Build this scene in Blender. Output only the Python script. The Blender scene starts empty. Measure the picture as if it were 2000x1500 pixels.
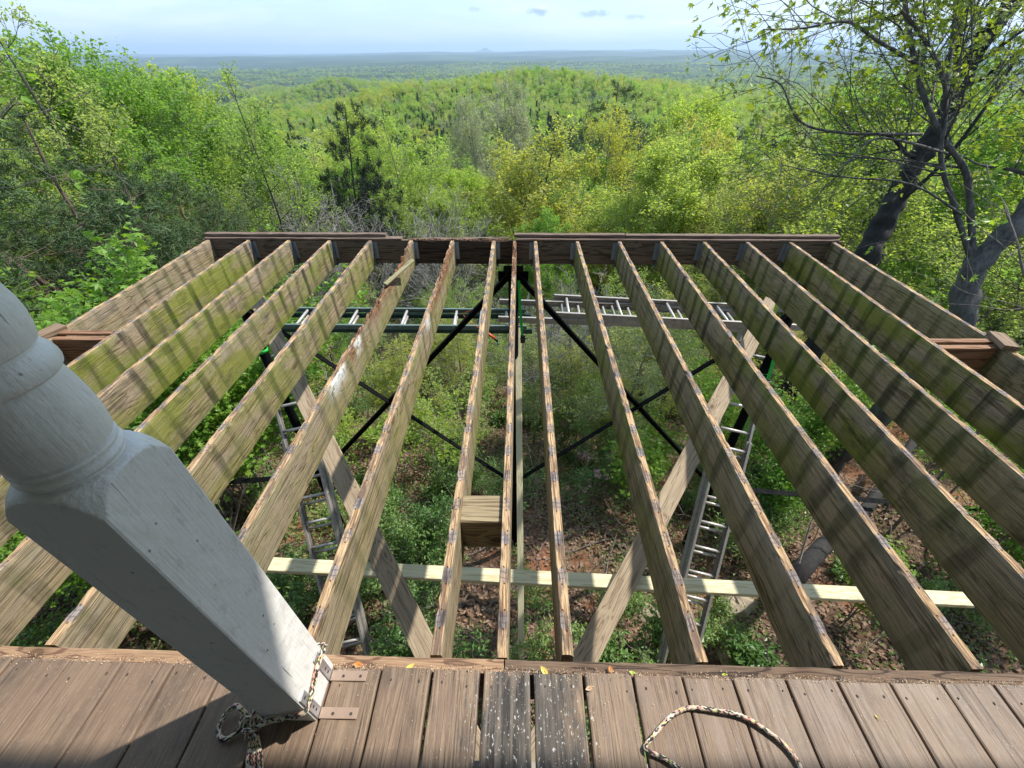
import bpy, math, random
import numpy as np
from mathutils import Vector, Matrix, noise
R_ = math.radians
C = bpy.context.scene.collection
SC = bpy.context.scene

# ------------------------------------------------------------------ camera, sky, sun, exposure
F_PX, PITCH, ROLL, YAW, HC = 817.9, 0.67235, -0.00848, -0.02104, 1.452
def cam_axes():
    cy, sy = math.cos(YAW), math.sin(YAW)
    fw = np.array([sy*math.cos(PITCH), cy*math.cos(PITCH), -math.sin(PITCH)])
    rt = np.array([cy, -sy, 0.]); up = np.cross(rt, fw)
    r2 = rt*math.cos(ROLL)+up*math.sin(ROLL); u2 = np.cross(r2, fw)
    return r2, u2, fw
AR, AU, AF = cam_axes()
cam = bpy.data.objects.new('camera', bpy.data.cameras.new('camera')); C.objects.link(cam)
cam.data.sensor_width = 36; cam.data.lens = 36*F_PX/2000
cam.data.clip_start = .02; cam.data.clip_end = 90000
M = Matrix.Identity(4)
for i in range(3):
    M[i][0] = AR[i]; M[i][1] = AU[i]; M[i][2] = -AF[i]
M[0][3], M[1][3], M[2][3] = 0, 0, HC
cam.matrix_world = M
SC.camera = cam
def ray(x, y): return AF*F_PX + AR*(x-1000) - AU*(y-750)
def W(x, y, z=None, Y=None, d=None, X=None):     # a point of the photograph placed at a height, a distance or a depth
    D = ray(x, y)
    if z is not None: t = (z-HC)/D[2]
    elif Y is not None: t = Y/D[1]
    elif X is not None: t = X/D[0]
    else: t = d/F_PX
    q = D*t; return np.array([q[0], q[1], q[2]+HC])

SUN = np.array([.69, .37, 1.0]); SUN /= np.linalg.norm(SUN)
SUN_EL = math.asin(SUN[2]); SUN_AZ = math.atan2(SUN[0], SUN[1])
w = bpy.data.worlds.new('World'); SC.world = w; w.use_nodes = True
nt = w.node_tree; nt.nodes.clear()
def N(nt, t, **k):
    n = nt.nodes.new(t)
    for a, b in k.items():
        if a.startswith('i_'):
            n.inputs[int(a[2:])].default_value = b
        else: setattr(n, a, b)
    return n
def L(nt, a, b): nt.links.new(a, b)
def mathn(nt, op, a, b=None, c=None, clamp=False):
    n = nt.nodes.new('ShaderNodeMath'); n.operation = op; n.use_clamp = clamp
    for i, v in enumerate((a, b, c)):
        if v is None: continue
        if isinstance(v, (int, float)): n.inputs[i].default_value = v
        else: nt.links.new(v, n.inputs[i])
    return n.outputs[0]
def ramp(nt, fac, stops, interp='LINEAR'):
    n = nt.nodes.new('ShaderNodeValToRGB'); r = n.color_ramp; r.interpolation = interp
    while len(r.elements) < len(stops): r.elements.new(.5)
    for e, (p, c) in zip(r.elements, stops):
        e.position = p; e.color = (c, c, c, 1) if isinstance(c, (int, float)) else (*c, 1)
    if fac is not None: nt.links.new(fac, n.inputs[0])
    return n.outputs[0]
def mix(nt, fac, a, b, mode='MIX'):
    n = nt.nodes.new('ShaderNodeMix'); n.data_type = 'RGBA'; n.blend_type = mode
    for i, v in ((0, fac), (6, a), (7, b)):
        if isinstance(v, (int, float)): n.inputs[i].default_value = v if i == 0 else (v, v, v, 1)
        elif isinstance(v, tuple): n.inputs[i].default_value = (*v, 1)
        else: nt.links.new(v, n.inputs[i])
    return n.outputs[2]
def noisen(nt, vec, scale, detail=4, rough=.55, dist=0):
    n = nt.nodes.new('ShaderNodeTexNoise'); n.inputs['Scale'].default_value = scale
    n.inputs['Detail'].default_value = detail; n.inputs['Roughness'].default_value = rough
    n.inputs['Distortion'].default_value = dist
    if vec is not None: nt.links.new(vec, n.inputs['Vector'])
    return n.outputs['Fac']
def mapping(nt, vec, scale=(1, 1, 1), loc=(0, 0, 0)):
    n = nt.nodes.new('ShaderNodeMapping'); n.inputs['Scale'].default_value = scale; n.inputs['Location'].default_value = loc
    nt.links.new(vec, n.inputs['Vector']); return n.outputs[0]

sky = N(nt, 'ShaderNodeTexSky', sky_type='NISHITA', sun_disc=False, sun_elevation=SUN_EL, sun_rotation=SUN_AZ)
sky.altitude = 300; sky.air_density = 1.2; sky.dust_density = 1.0; sky.ozone_density = 2.0
tc = N(nt, 'ShaderNodeTexCoord')
cv = mapping(nt, tc.outputs['Generated'], (1.0, 1.0, 6.5), (.35, 0, 0))
big = noisen(nt, cv, 2.6, 6, .6)
veil = ramp(nt, big, [(.38, 0.), (.68, 1.)])
cv2 = mapping(nt, tc.outputs['Generated'], (1.0, 1.0, 3.2), (3.1, 1.7, .4))
sm = noisen(nt, cv2, 9.0, 5, .6)
sep = N(nt, 'ShaderNodeSeparateXYZ'); L(nt, tc.outputs['Generated'], sep.inputs[0])
puffs = mathn(nt, 'MULTIPLY', ramp(nt, sm, [(.60, 0.), (.68, 1.)]), ramp(nt, sep.outputs[2], [(.03, 0.), (.06, 1.), (.5, .6)]))
veil_col = mix(nt, ramp(nt, big, [(.42, 0.), (.6, 1.)]), (.95, 1.75, 2.85), (2.2, 2.7, 3.1))
s1 = mix(nt, mathn(nt, 'MULTIPLY_ADD', veil, .2, .68), sky.outputs[0], veil_col)
s2 = mix(nt, mathn(nt, 'MULTIPLY', puffs, .55), s1, (3.0, 3.2, 3.4))
fine = noisen(nt, tc.outputs['Generated'], 60, 5, .65)
for (cx_, cy_, wx_, wz_, bright, col_) in ((1052, 22, .022, .007, .8, (1.15, 1.6, 2.4)), (1160, 27, .034, .006, .7, (1.2, 1.7, 2.45)), (1238, 33, .024, .005, .6, (1.2, 1.7, 2.45)), (1336, 44, .028, .006, .9, (3.2, 3.35, 3.5)), (1408, 41, .026, .005, .85, (3.1, 3.3, 3.45)), (1060, 15, .016, .004, .8, (3., 3.2, 3.4)), (925, 18, .014, .004, .5, (1.3, 1.8, 2.5)), (1195, 52, .012, .004, .6, (2.9, 3.1, 3.4))):
    dr = ray(cx_, cy_); az0, el0 = math.atan2(dr[0], dr[1]), dr[2]/np.linalg.norm(dr)
    azn = mathn(nt, 'ARCTAN2', sep.outputs[0], sep.outputs[1])
    ax = mathn(nt, 'DIVIDE', mathn(nt, 'SUBTRACT', azn, az0), wx_); ez = mathn(nt, 'DIVIDE', mathn(nt, 'SUBTRACT', sep.outputs[2], el0), wz_)
    dd_ = mathn(nt, 'SQRT', mathn(nt, 'ADD', mathn(nt, 'MULTIPLY', ax, ax), mathn(nt, 'MULTIPLY', ez, ez)))
    m_ = ramp(nt, mathn(nt, 'ADD', dd_, mathn(nt, 'MULTIPLY', mathn(nt, 'SUBTRACT', fine, .5), 2.6)), [(.35, 1.), (1., 0.)])
    s2 = mix(nt, mathn(nt, 'MULTIPLY', m_, bright), s2, col_)
bg = N(nt, 'ShaderNodeBackground'); bg.inputs[1].default_value = .15
out = N(nt, 'ShaderNodeOutputWorld'); L(nt, s2, bg.inputs[0]); L(nt, bg.outputs[0], out.inputs[0])

sl = bpy.data.lights.new('sun', 'SUN'); sl.energy = 2.9; sl.angle = R_(1.0); sl.color = (1, .955, .88)
so = bpy.data.objects.new('sun', sl); C.objects.link(so)
so.rotation_euler = Vector(tuple(-SUN)).to_track_quat('-Z', 'Y').to_euler()
SC.view_settings.view_transform = 'Standard'; SC.view_settings.look = 'None'
SC.view_settings.exposure = 1.3; SC.view_settings.gamma = 1; SC.view_settings.use_curve_mapping = False
SC.cycles.use_denoising = True
SC.cycles.max_bounces = 6; SC.cycles.diffuse_bounces = 3; SC.cycles.glossy_bounces = 2
SC.cycles.transmission_bounces = 3; SC.cycles.volume_bounces = 0; SC.cycles.sample_clamp_indirect = 6

# ------------------------------------------------------------------ materials
def new_mat(name):
    m = bpy.data.materials.new(name); m.use_nodes = True; n = m.node_tree; n.nodes.clear()
    o = n.nodes.new('ShaderNodeOutputMaterial'); b = n.nodes.new('ShaderNodeBsdfPrincipled')
    n.links.new(b.outputs[0], o.inputs[0]); return m, n, b, o
def bump(n, b, h, strength=.3, dist=.002):
    bp = n.nodes.new('ShaderNodeBump'); bp.inputs['Strength'].default_value = strength
    bp.inputs['Distance'].default_value = dist; n.links.new(h, bp.inputs['Height']); n.links.new(bp.outputs[0], b.inputs['Normal'])
def objattr(n, name):
    a = n.nodes.new('ShaderNodeAttribute'); a.attribute_type = 'OBJECT'; a.attribute_name = name; return a.outputs['Fac']
def vattr(n, name):
    a = n.nodes.new('ShaderNodeAttribute'); a.attribute_type = 'GEOMETRY'; a.attribute_name = name; return a.outputs['Fac']
def local_vec(n):      # object space, shifted at random from object to object
    t = n.nodes.new('ShaderNodeTexCoord'); oi = n.nodes.new('ShaderNodeObjectInfo')
    v = n.nodes.new('ShaderNodeVectorMath'); v.operation = 'ADD'
    c = n.nodes.new('ShaderNodeCombineXYZ')
    for i, k in enumerate((37., 53., 71.)): n.links.new(mathn(n, 'MULTIPLY', oi.outputs['Random'], k), c.inputs[i])
    n.links.new(t.outputs['Object'], v.inputs[0]); n.links.new(c.outputs[0], v.inputs[1])
    return t.outputs['Object'], v.outputs[0], oi.outputs['Random']

def grain_layers(n, vec, along=1):
    """fine fibres, broad growth bands and knots of a board whose length runs along one local axis"""
    def sc(a, l):
        s = [a, a, a]; s[along] = l; return tuple(s)
    warp = n.nodes.new('ShaderNodeTexNoise'); warp.inputs['Scale'].default_value = 1
    n.links.new(mapping(n, vec, sc(7, 1.7)), warp.inputs['Vector'])
    wv = n.nodes.new('ShaderNodeVectorMath'); wv.operation = 'MULTIPLY_ADD'
    n.links.new(warp.outputs['Color'], wv.inputs[0]); wv.inputs[1].default_value = tuple(0 if i == along else .05 for i in range(3))
    n.links.new(vec, wv.inputs[2])
    v = wv.outputs[0]
    kn = n.nodes.new('ShaderNodeTexVoronoi'); kn.inputs['Scale'].default_value = 1
    n.links.new(mapping(n, v, sc(5.2, 3.4)), kn.inputs['Vector'])
    kc = n.nodes.new('ShaderNodeSeparateColor'); n.links.new(kn.outputs['Color'], kc.inputs[0])
    kd = mathn(n, 'ADD', kn.outputs['Distance'], mathn(n, 'MULTIPLY', mathn(n, 'LESS_THAN', kc.outputs[0], .58), 1.))
    knot = ramp(n, kd, [(.05, .9), (.085, 1.), (.10, .55), (.17, .2), (.28, 0.)])
    rings = mathn(n, 'ADD', noisen(n, mapping(n, v, sc(34, 1.1)), 1, 2, .5), mathn(n, 'MULTIPLY', ramp(n, kd, [(0., 1.), (.5, 0.)]), .45))
    band = ramp(n, mathn(n, 'PINGPONG', mathn(n, 'MULTIPLY', rings, 8.), 1.), [(.0, 0.), (.12, .25), (.34, .9), (1., 1.)])
    fib = noisen(n, mapping(n, v, sc(330, 5)), 1, 3, .65)
    soft = noisen(n, mapping(n, v, sc(14, 1.2)), 1, 3, .6)
    return band, fib, soft, knot

def wood_mat(name, light, dark, along=1, grain=.35, knots=.8, rough=.85, fresh=False):
    m, n, b, o = new_mat(name); ob, vec, rnd = local_vec(n)
    band, fib, soft, knot = grain_layers(n, vec, along)
    c = mix(n, ramp(n, band, [(.25, 0.), (.9, 1.)]), dark, light)
    c = mix(n, mathn(n, 'MULTIPLY', ramp(n, fib, [(.35, 1.), (.6, 0.)]), grain), c, tuple(x*.45 for x in dark))
    c = mix(n, ramp(n, soft, [(.35, .35), (.7, 0.)]), c, tuple(x*.8 for x in dark))
    c = mix(n, mathn(n, 'MULTIPLY', knot, knots), c, (.07, .035, .018))
    n.links.new(c, b.inputs['Base Color']); b.inputs['Roughness'].default_value = rough
    b.inputs['Specular IOR Level'].default_value = .25
    bump(n, b, mathn(n, 'ADD', band, mathn(n, 'MULTIPLY', fib, 1.5)), .35, .0012)
    return m

def joist_mat():
    """old framing lumber: grain and knots, algae and dark drip streaks below every old board gap, raw tan tops with gap marks"""
    m, n, b, o = new_mat('old_joist_wood'); ob, vec, rnd = local_vec(n)
    band, fib, soft, knot = grain_layers(n, vec, 1)
    sp = n.nodes.new('ShaderNodeSeparateXYZ'); n.links.new(ob, sp.inputs[0])
    x, y, z = sp.outputs
    ge = n.nodes.new('ShaderNodeNewGeometry'); 
    tn = n.nodes.new('ShaderNodeTexCoord'); ns = n.nodes.new('ShaderNodeSeparateXYZ'); n.links.new(tn.outputs['Normal'], ns.inputs[0])
    top = ramp(n, ns.outputs[2], [(.45, 0.), (.75, 1.)])
    # board-gap phase along the length
    jit = mathn(n, 'MULTIPLY', mathn(n, 'SUBTRACT', noisen(n, mapping(n, vec, (3, 3.0, 3)), 1, 2), .5), .05)
    ph = mathn(n, 'PINGPONG', mathn(n, 'DIVIDE', mathn(n, 'ADD', y, jit), .1475), .5)      # 0 on the gap, .5 between
    ph0 = mathn(n, 'PINGPONG', mathn(n, 'DIVIDE', mathn(n, 'ADD', y, mathn(n, 'MULTIPLY', mathn(n, 'SUBTRACT', noisen(n, mapping(n, vec, (90, 4, 1)), 1, 2), .5), .02)), .1475), .5)
    # streaks down the sides
    sn = noisen(n, mapping(n, vec, (2, 7, 1.2)), 1, 4, .6)
    edge = noisen(n, mapping(n, vec, (4, 22, 3)), 1, 3, .6)
    sw = mathn(n, 'ADD', ph, mathn(n, 'MULTIPLY', mathn(n, 'SUBTRACT', edge, .5), .42))
    streak = ramp(n, sw, [(.03, 1.), (.15, .85), (.25, 0.)])
    streak = mathn(n, 'MULTIPLY', streak, ramp(n, sn, [(.38, .08), (.56, 1.)]))
    streak = mathn(n, 'MULTIPLY', streak, ramp(n, noisen(n, mapping(n, vec, (0, 5.5, 0)), 1, 1), [(.34, .45), (.52, 1.)]))
    streak = mathn(n, 'MULTIPLY', streak, objattr(n, 'streak'))
    side = mix(n, ramp(n, band, [(.1, 0.), (.75, 1.)]), (.11, .076, .044), (.345, .262, .165))
    side = mix(n, ramp(n, fib, [(.40, .7), (.51, 0.)]), side, (.07, .048, .03))
    side = mix(n, mathn(n, 'MULTIPLY', ramp(n, soft, [(.4, 0.), (.7, .6)]), 1.), side, (.30, .26, .20))
    moss_n = noisen(n, mapping(n, vec, (2, 2.1, 5)), 1, 5, .62)
    shel = ramp(n, y, [(.0, .0), (1., 1.)])
    shel = mathn(n, 'MULTIPLY_ADD', ramp(n, mathn(n, 'DIVIDE', y, 3.), [(.2, 0.), (.55, 1.)]), .85, .15)
    mossm = mathn(n, 'MULTIPLY', mathn(n, 'MULTIPLY', ramp(n, moss_n, [(.40, 0.), (.58, 1.)]), objattr(n, 'moss')), shel)
    streak = mathn(n, 'MULTIPLY', streak, mathn(n, 'MULTIPLY_ADD', shel, .7, .3))
    side = mix(n, mathn(n, 'MULTIPLY', mossm, .8), side, mix(n, fib, (.10, .135, .008), (.25, .27, .03)))
    lowm = mathn(n, 'MULTIPLY', ramp(n, mathn(n, 'MULTIPLY', z, -4.3), [(.55, 0.), (1., 1.)]), mathn(n, 'MULTIPLY', mathn(n, 'MULTIPLY', objattr(n, 'moss'), .5), shel))
    side = mix(n, lowm, side, (.10, .13, .012))
    stc = mix(n, ramp(n, moss_n, [(.4, 0.), (.6, 1.)]), (.020, .021, .015), (.050, .075, .008))
    side = mix(n, mathn(n, 'MULTIPLY', streak, .96), side, stc)
    mot = ramp(n, noisen(n, mapping(n, vec, (9, 6, 12)), 1, 5, .7), [(.52, 0.), (.68, 1.)])
    side = mix(n, mathn(n, 'MULTIPLY', mot, mathn(n, 'MULTIPLY', objattr(n, 'streak'), .55)), side, (.045, .042, .026))
    side = mix(n, mathn(n, 'MULTIPLY', ramp(n, noisen(n, mapping(n, vec, (3, 1.1, 7)), 1, 5, .65), [(.60, 0.), (.67, 1.)]), mathn(n, 'MULTIPLY', objattr(n, 'black'), .9)), side, (.018, .02, .02))
    side = mix(n, mathn(n, 'MULTIPLY', knot, .8), side, (.06, .032, .018))
    # tops
    tg = noisen(n, mapping(n, vec, (160, 7, 160)), 1, 4, .6)
    tl = noisen(n, mapping(n, vec, (30, 9, 30)), 1, 4, .6)
    tp = mix(n, ramp(n, tg, [(.40, 0.), (.58, 1.)]), (.20, .115, .06), (.56, .39, .225))
    tp = mix(n, ramp(n, tl, [(.48, 0.), (.62, .85)]), tp, (.15, .105, .085))
    marks = mathn(n, 'MULTIPLY', ramp(n, ph0, [(.12, 1.), (.165, .9), (.195, 0.)]), ramp(n, tl, [(.38, .45), (.5, 1.)]))
    marks = mathn(n, 'MULTIPLY', marks, ramp(n, noisen(n, mapping(n, vec, (12, 5.2, 0)), 1, 2), [(.34, .3), (.52, 1.)]))
    tp = mix(n, mathn(n, 'MULTIPLY', marks, .9), tp, mix(n, ramp(n, tg, [(.4, 0.), (.6, 1.)]), (.06, .05, .05), (.31, .275, .27)))
    line = mathn(n, 'MULTIPLY', ramp(n, mathn(n, 'ABSOLUTE', mathn(n, 'SUBTRACT', ph0, .07)), [(.008, 1.), (.022, 0.)]), ramp(n, tg, [(.42, .2), (.55, 1.)]))
    tp = mix(n, mathn(n, 'MULTIPLY', line, .5), tp, (.025, .02, .018))
    # nail holes
    hx = mathn(n, 'SUBTRACT', x, mathn(n, 'MULTIPLY', mathn(n, 'SUBTRACT', noisen(n, mapping(n, vec, (0, 6.8, 0)), 1, 0), .5), .03))
    hy = mathn(n, 'SUBTRACT', ph0, .2)
    hd = mathn(n, 'SQRT', mathn(n, 'ADD', mathn(n, 'MULTIPLY', mathn(n, 'MULTIPLY', hx, hx), 45.), mathn(n, 'MULTIPLY', hy, hy)))
    tp = mix(n, ramp(n, hd, [(.016, .95), (.03, 0.)]), tp, (.02, .015, .012))
    c = mix(n, top, side, tp)
    rot = vattr(n, 'rot'); rn = noisen(n, mapping(n, vec, (70, 30, 70)), 1, 5, .7)
    c = mix(n, rot, c, mix(n, ramp(n, rn, [(.35, 0.), (.62, 1.)]), (.04, .018, .009), (.28, .14, .075)))
    mold = mathn(n, 'MULTIPLY', vattr(n, 'mold'), ramp(n, noisen(n, mapping(n, vec, (30, 14, 30)), 1, 5, .7), [(.4, 0.), (.5, 1.)]))
    c = mix(n, mold, c, (.66, .67, .64))
    n.links.new(c, b.inputs['Base Color']); b.inputs['Roughness'].default_value = .88
    b.inputs['Specular IOR Level'].default_value = .2
    h = mathn(n, 'ADD', mathn(n, 'MULTIPLY', band, .7), mathn(n, 'MULTIPLY', fib, 1.6))
    h = mathn(n, 'ADD', h, mathn(n, 'MULTIPLY', mathn(n, 'MULTIPLY', tl, top), 1.5))
    h = mathn(n, 'ADD', h, mathn(n, 'MULTIPLY', mathn(n, 'MULTIPLY', rn, rot), 6.))
    bump(n, b, h, .8, .003)
    return m

def board_mat():
    """brown painted porch boards, paint worn through along the grain, one black mildewed patch by the centre"""
    m, n, b, o = new_mat('worn_brown_deck_paint'); ob, vec, rnd = local_vec(n)
    band, fib, soft, knot = grain_layers(n, vec, 1)
    ge = n.nodes.new('ShaderNodeNewGeometry'); sp = n.nodes.new('ShaderNodeSeparateXYZ'); n.links.new(ge.outputs['Position'], sp.inputs[0])
    X, Y, Z = sp.outputs
    paint = mix(n, noisen(n, mapping(n, vec, (12, 2.2, 12)), 1, 4, .6), (.14, .092, .064), (.235, .158, .108))
    paint = mix(n, mathn(n, 'MULTIPLY', mathn(n, 'SUBTRACT', rnd, .3), .6, clamp=True), paint, (.235, .17, .11))
    grime = ramp(n, noisen(n, mapping(n, ge.outputs['Position'], (7, 3.5, 7)), 1, 6, .7), [(.48, 0.), (.66, .6)])
    paint = mix(n, grime, paint, (.06, .046, .036))
    paint = mix(n, ramp(n, fib, [(.38, .4), (.48, 0.)]), paint, (.085, .055, .038))
    # wear grows near the outer ends around the middle of the deck
    cx = mathn(n, 'ABSOLUTE', mathn(n, 'SUBTRACT', X, .03))
    wearx = ramp(n, cx, [(.12, 1.), (.75, .28)])
    wn = noisen(n, mapping(n, vec, (70, 4.5, 70)), 1, 5, .65)
    wear = mathn(n, 'MULTIPLY', ramp(n, wn, [(.44, 0.), (.54, 1.)]), wearx)
    c = mix(n, mathn(n, 'MULTIPLY', wear, .5), paint, mix(n, ramp(n, fib, [(.4, 0.), (.56, 1.)]), (.12, .08, .055), (.39, .29, .195)))
    crack = ramp(n, noisen(n, mapping(n, vec, (110, 2.2, 110)), 1, 3, .6), [(.335, 1.), (.385, 0.)])
    c = mix(n, mathn(n, 'MULTIPLY', crack, mathn(n, 'MULTIPLY_ADD', wearx, .6, .25)), c, (.03, .02, .015))
    dx = mathn(n, 'MULTIPLY', mathn(n, 'SUBTRACT', X, .035), 5.2); dy = mathn(n, 'MULTIPLY', mathn(n, 'SUBTRACT', Y, .27), 4.0)
    dd = mathn(n, 'SQRT', mathn(n, 'ADD', mathn(n, 'MULTIPLY', dx, dx), mathn(n, 'MULTIPLY', dy, dy)))
    dn = mathn(n, 'ADD', dd, mathn(n, 'MULTIPLY', mathn(n, 'SUBTRACT', noisen(n, mapping(n, vec, (22, 8, 22)), 1, 5, .65), .5), 2.2))
    mil = ramp(n, dn, [(.55, 1.), (1.15, .0)])
    c = mix(n, mathn(n, 'MULTIPLY', mil, .92), c, mix(n, ramp(n, wn, [(.42, 0.), (.62, 1.)]), (.014, .014, .014), (.15, .13, .11)))
    fl = noisen(n, mapping(n, ge.outputs['Position'], (150, 75, 150)), 1, 3, .6)
    flm = mathn(n, 'MULTIPLY', ramp(n, fl, [(.63, 0.), (.65, 1.)]), ramp(n, dd, [(.9, 1.), (1.9, .12)]))
    c = mix(n, mathn(n, 'MULTIPLY', flm, .8), c, (.5, .48, .44))
    c = mix(n, mathn(n, 'MULTIPLY', knot, .35), c, (.07, .04, .025))
    n.links.new(c, b.inputs['Base Color'])
    n.links.new(ramp(n, wear, [(0., .52), (1., .85)]), b.inputs['Roughness']); b.inputs['Specular IOR Level'].default_value = .35
    h = mathn(n, 'ADD', mathn(n, 'MULTIPLY', band, .35), fib); h = mathn(n, 'SUBTRACT', h, mathn(n, 'MULTIPLY', crack, 2.))
    h = mathn(n, 'ADD', h, mathn(n, 'MULTIPLY', wear, -.4))
    bump(n, b, h, .4, .0012)
    return m

def paint_mat():
    m, n, b, o = new_mat('white_post_paint')
    t = n.nodes.new('ShaderNodeTexCoord'); v = t.outputs['Object']
    d1 = noisen(n, v, 9, 4, .6); c = mix(n, d1, (.68, .65, .605), (.77, .74, .695))
    dirt = ramp(n, noisen(n, mapping(n, v, (1, 1, .5)), 30, 6, .75), [(.55, 0.), (.70, .6)])
    c = mix(n, dirt, c, (.36, .36, .33))
    vo = n.nodes.new('ShaderNodeTexVoronoi'); vo.inputs['Scale'].default_value = 26; n.links.new(mapping(n, v, (1, 1, .6)), vo.inputs['Vector'])
    sel = n.nodes.new('ShaderNodeSeparateColor'); n.links.new(vo.outputs['Color'], sel.inputs[0])
    chip = mathn(n, 'MULTIPLY', ramp(n, vo.outputs['Distance'], [(.045, 1.), (.075, 0.)]), mathn(n, 'GREATER_THAN', sel.outputs[0], .55))
    c = mix(n, mathn(n, 'MULTIPLY', chip, .85), c, (.05, .045, .05))
    hair = ramp(n, noisen(n, mapping(n, v, (170, 170, 5), (7, 1, 3)), 1, 2, .5), [(.27, 1.), (.30, 0.)])
    c = mix(n, mathn(n, 'MULTIPLY', hair, .35), c, (.3, .29, .27))
    n.links.new(c, b.inputs['Base Color']); b.inputs['Roughness'].default_value = .45
    brush = noisen(n, mapping(n, v, (160, 160, 7)), 1, 4, .6); lump = noisen(n, v, 24, 3, .5)
    scr = ramp(n, noisen(n, mapping(n, v, (45, 45, 3.), (2, 5, 1)), 1, 3, .6), [(.30, 0.), (.34, 1.)])
    bump(n, b, mathn(n, 'ADD', mathn(n, 'ADD', mathn(n, 'MULTIPLY', brush, .45), mathn(n, 'MULTIPLY', lump, 1.6)), mathn(n, 'MULTIPLY', scr, 1.6)), 1., .0026)
    return m

def metal_mat(name, col, rough=.4, metallic=1., dirt=.4, dirtcol=(.12, .1, .08)):
    m, n, b, o = new_mat(name)
    t = n.nodes.new('ShaderNodeTexCoord'); v = t.outputs['Object']
    a = noisen(n, v, 18, 5, .65)
    c = mix(n, mathn(n, 'MULTIPLY', ramp(n, a, [(.4, 0.), (.7, 1.)]), dirt), col, dirtcol)
    n.links.new(c, b.inputs['Base Color']); b.inputs['Metallic'].default_value = metallic
    n.links.new(ramp(n, a, [(.3, rough*.8), (.7, min(1, rough*1.5))]), b.inputs['Roughness'])
    bump(n, b, noisen(n, v, 60, 3, .6), .15, .001)
    return m
def plain(name, col, rough=.7, var=.25):
    m, n, b, o = new_mat(name)
    t = n.nodes.new('ShaderNodeTexCoord')
    c = mix(n, noisen(n, t.outputs['Object'], 22, 4, .6), tuple(x*(1-var) for x in col), tuple(min(1, x*(1+var)) for x in col))
    n.links.new(c, b.inputs['Base Color']); b.inputs['Roughness'].default_value = rough
    return m
def rope_mat():
    m, n, b, o = new_mat('patterned_braided_cord')
    t = n.nodes.new('ShaderNodeUVMap'); sp = n.nodes.new('ShaderNodeSeparateXYZ'); n.links.new(t.outputs[0], sp.inputs[0])
    u, v = sp.outputs[0], sp.outputs[1]       # u along in metres / .01, v round 0..1
    d1 = mathn(n, 'FLOOR', mathn(n, 'ADD', mathn(n, 'MULTIPLY', u, 1.1), mathn(n, 'MULTIPLY', v, 8.)))
    d2 = mathn(n, 'FLOOR', mathn(n, 'SUBTRACT', mathn(n, 'MULTIPLY', u, 1.1), mathn(n, 'MULTIPLY', v, 8.)))
    cb = n.nodes.new('ShaderNodeCombineXYZ'); n.links.new(d1, cb.inputs[0]); n.links.new(d2, cb.inputs[1])
    wn = n.nodes.new('ShaderNodeTexWhiteNoise'); wn.noise_dimensions = '2D'; n.links.new(cb.outputs[0], wn.inputs[0])
    sec = noisen(n, mapping(n, t.outputs[0], (.22, 0, 0)), 1, 1)
    warm = ramp(n, wn.outputs[0], [(0., (.02, .02, .022)), (.20, (.60, .50, .36)), (.46, (.58, .24, .19)), (.70, (.62, .55, .42)), (.86, (.55, .62, .10)), (.93, (.03, .03, .03))], 'CONSTANT')
    cool = ramp(n, wn.outputs[0], [(0., (.02, .02, .02)), (.30, (.62, .58, .46)), (.72, (.50, .22, .20)), (.85, (.03, .05, .02))], 'CONSTANT')
    c = mix(n, ramp(n, sec, [(.42, 0.), (.55, 1.)]), cool, warm)
    n.links.new(c, b.inputs['Base Color']); b.inputs['Roughness'].default_value = .8
    w1 = mathn(n, 'PINGPONG', mathn(n, 'ADD', mathn(n, 'MULTIPLY', u, 1.1), mathn(n, 'MULTIPLY', v, 8.)), .5)
    w2 = mathn(n, 'PINGPONG', mathn(n, 'SUBTRACT', mathn(n, 'MULTIPLY', u, 1.1), mathn(n, 'MULTIPLY', v, 8.)), .5)
    bump(n, b, mathn(n, 'MULTIPLY', w1, w2), .8, .004)
    return m

def leaf_mat(name, stops, trans=.45, rough=.5, trans_tint=(1.4, 1.35, .62)):
    """stops: colours an individual plant may have; every leaf varies a little on top"""
    m, n, b, o = new_mat(name)
    oi = n.nodes.new('ShaderNodeObjectInfo'); ge = n.nodes.new('ShaderNodeNewGeometry')
    k = len(stops)
    base = ramp(n, oi.outputs['Random'], [(i/max(1, k-1), s) for i, s in enumerate(stops)])
    pr = ge.outputs['Random Per Island']
    c = mix(n, mathn(n, 'MULTIPLY', pr, .55), base, mix(n, 1., base, (.45, .55, .5), 'MULTIPLY'))
    c = mix(n, ramp(n, pr, [(.82, 0.), (1., .5)]), c, mix(n, 1., base, (1.5, 1.25, .9), 'MULTIPLY'))
    n.links.new(c, b.inputs['Base Color']); b.inputs['Roughness'].default_value = rough
    b.inputs['Specular IOR Level'].default_value = .3
    tr = n.nodes.new('ShaderNodeBsdfTranslucent'); n.links.new(mix(n, 1., c, trans_tint, 'MULTIPLY'), tr.inputs[0])
    ms = n.nodes.new('ShaderNodeMixShader'); ms.inputs[0].default_value = trans
    n.links.new(b.outputs[0], ms.inputs[1]); n.links.new(tr.outputs[0], ms.inputs[2]); n.links.new(ms.outputs[0], o.inputs[0])
    return m
def bark_mat(name, a, b_, sc=9):
    m, n, b, o = new_mat(name)
    t = n.nodes.new('ShaderNodeTexCoord'); v = t.outputs['Object']
    x = noisen(n, mapping(n, v, (sc*2, sc*2, sc*.5)), 1, 5, .7); y = noisen(n, v, 2.2, 4, .6)
    c = mix(n, ramp(n, x, [(.35, 0.), (.65, 1.)]), a, b_)
    c = mix(n, ramp(n, y, [(.5, 0.), (.7, .6)]), c, tuple(q*1.5 for q in b_))
    n.links.new(c, b.inputs['Base Color']); b.inputs['Roughness'].default_value = .9
    bump(n, b, x, .6, .01)
    return m

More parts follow.
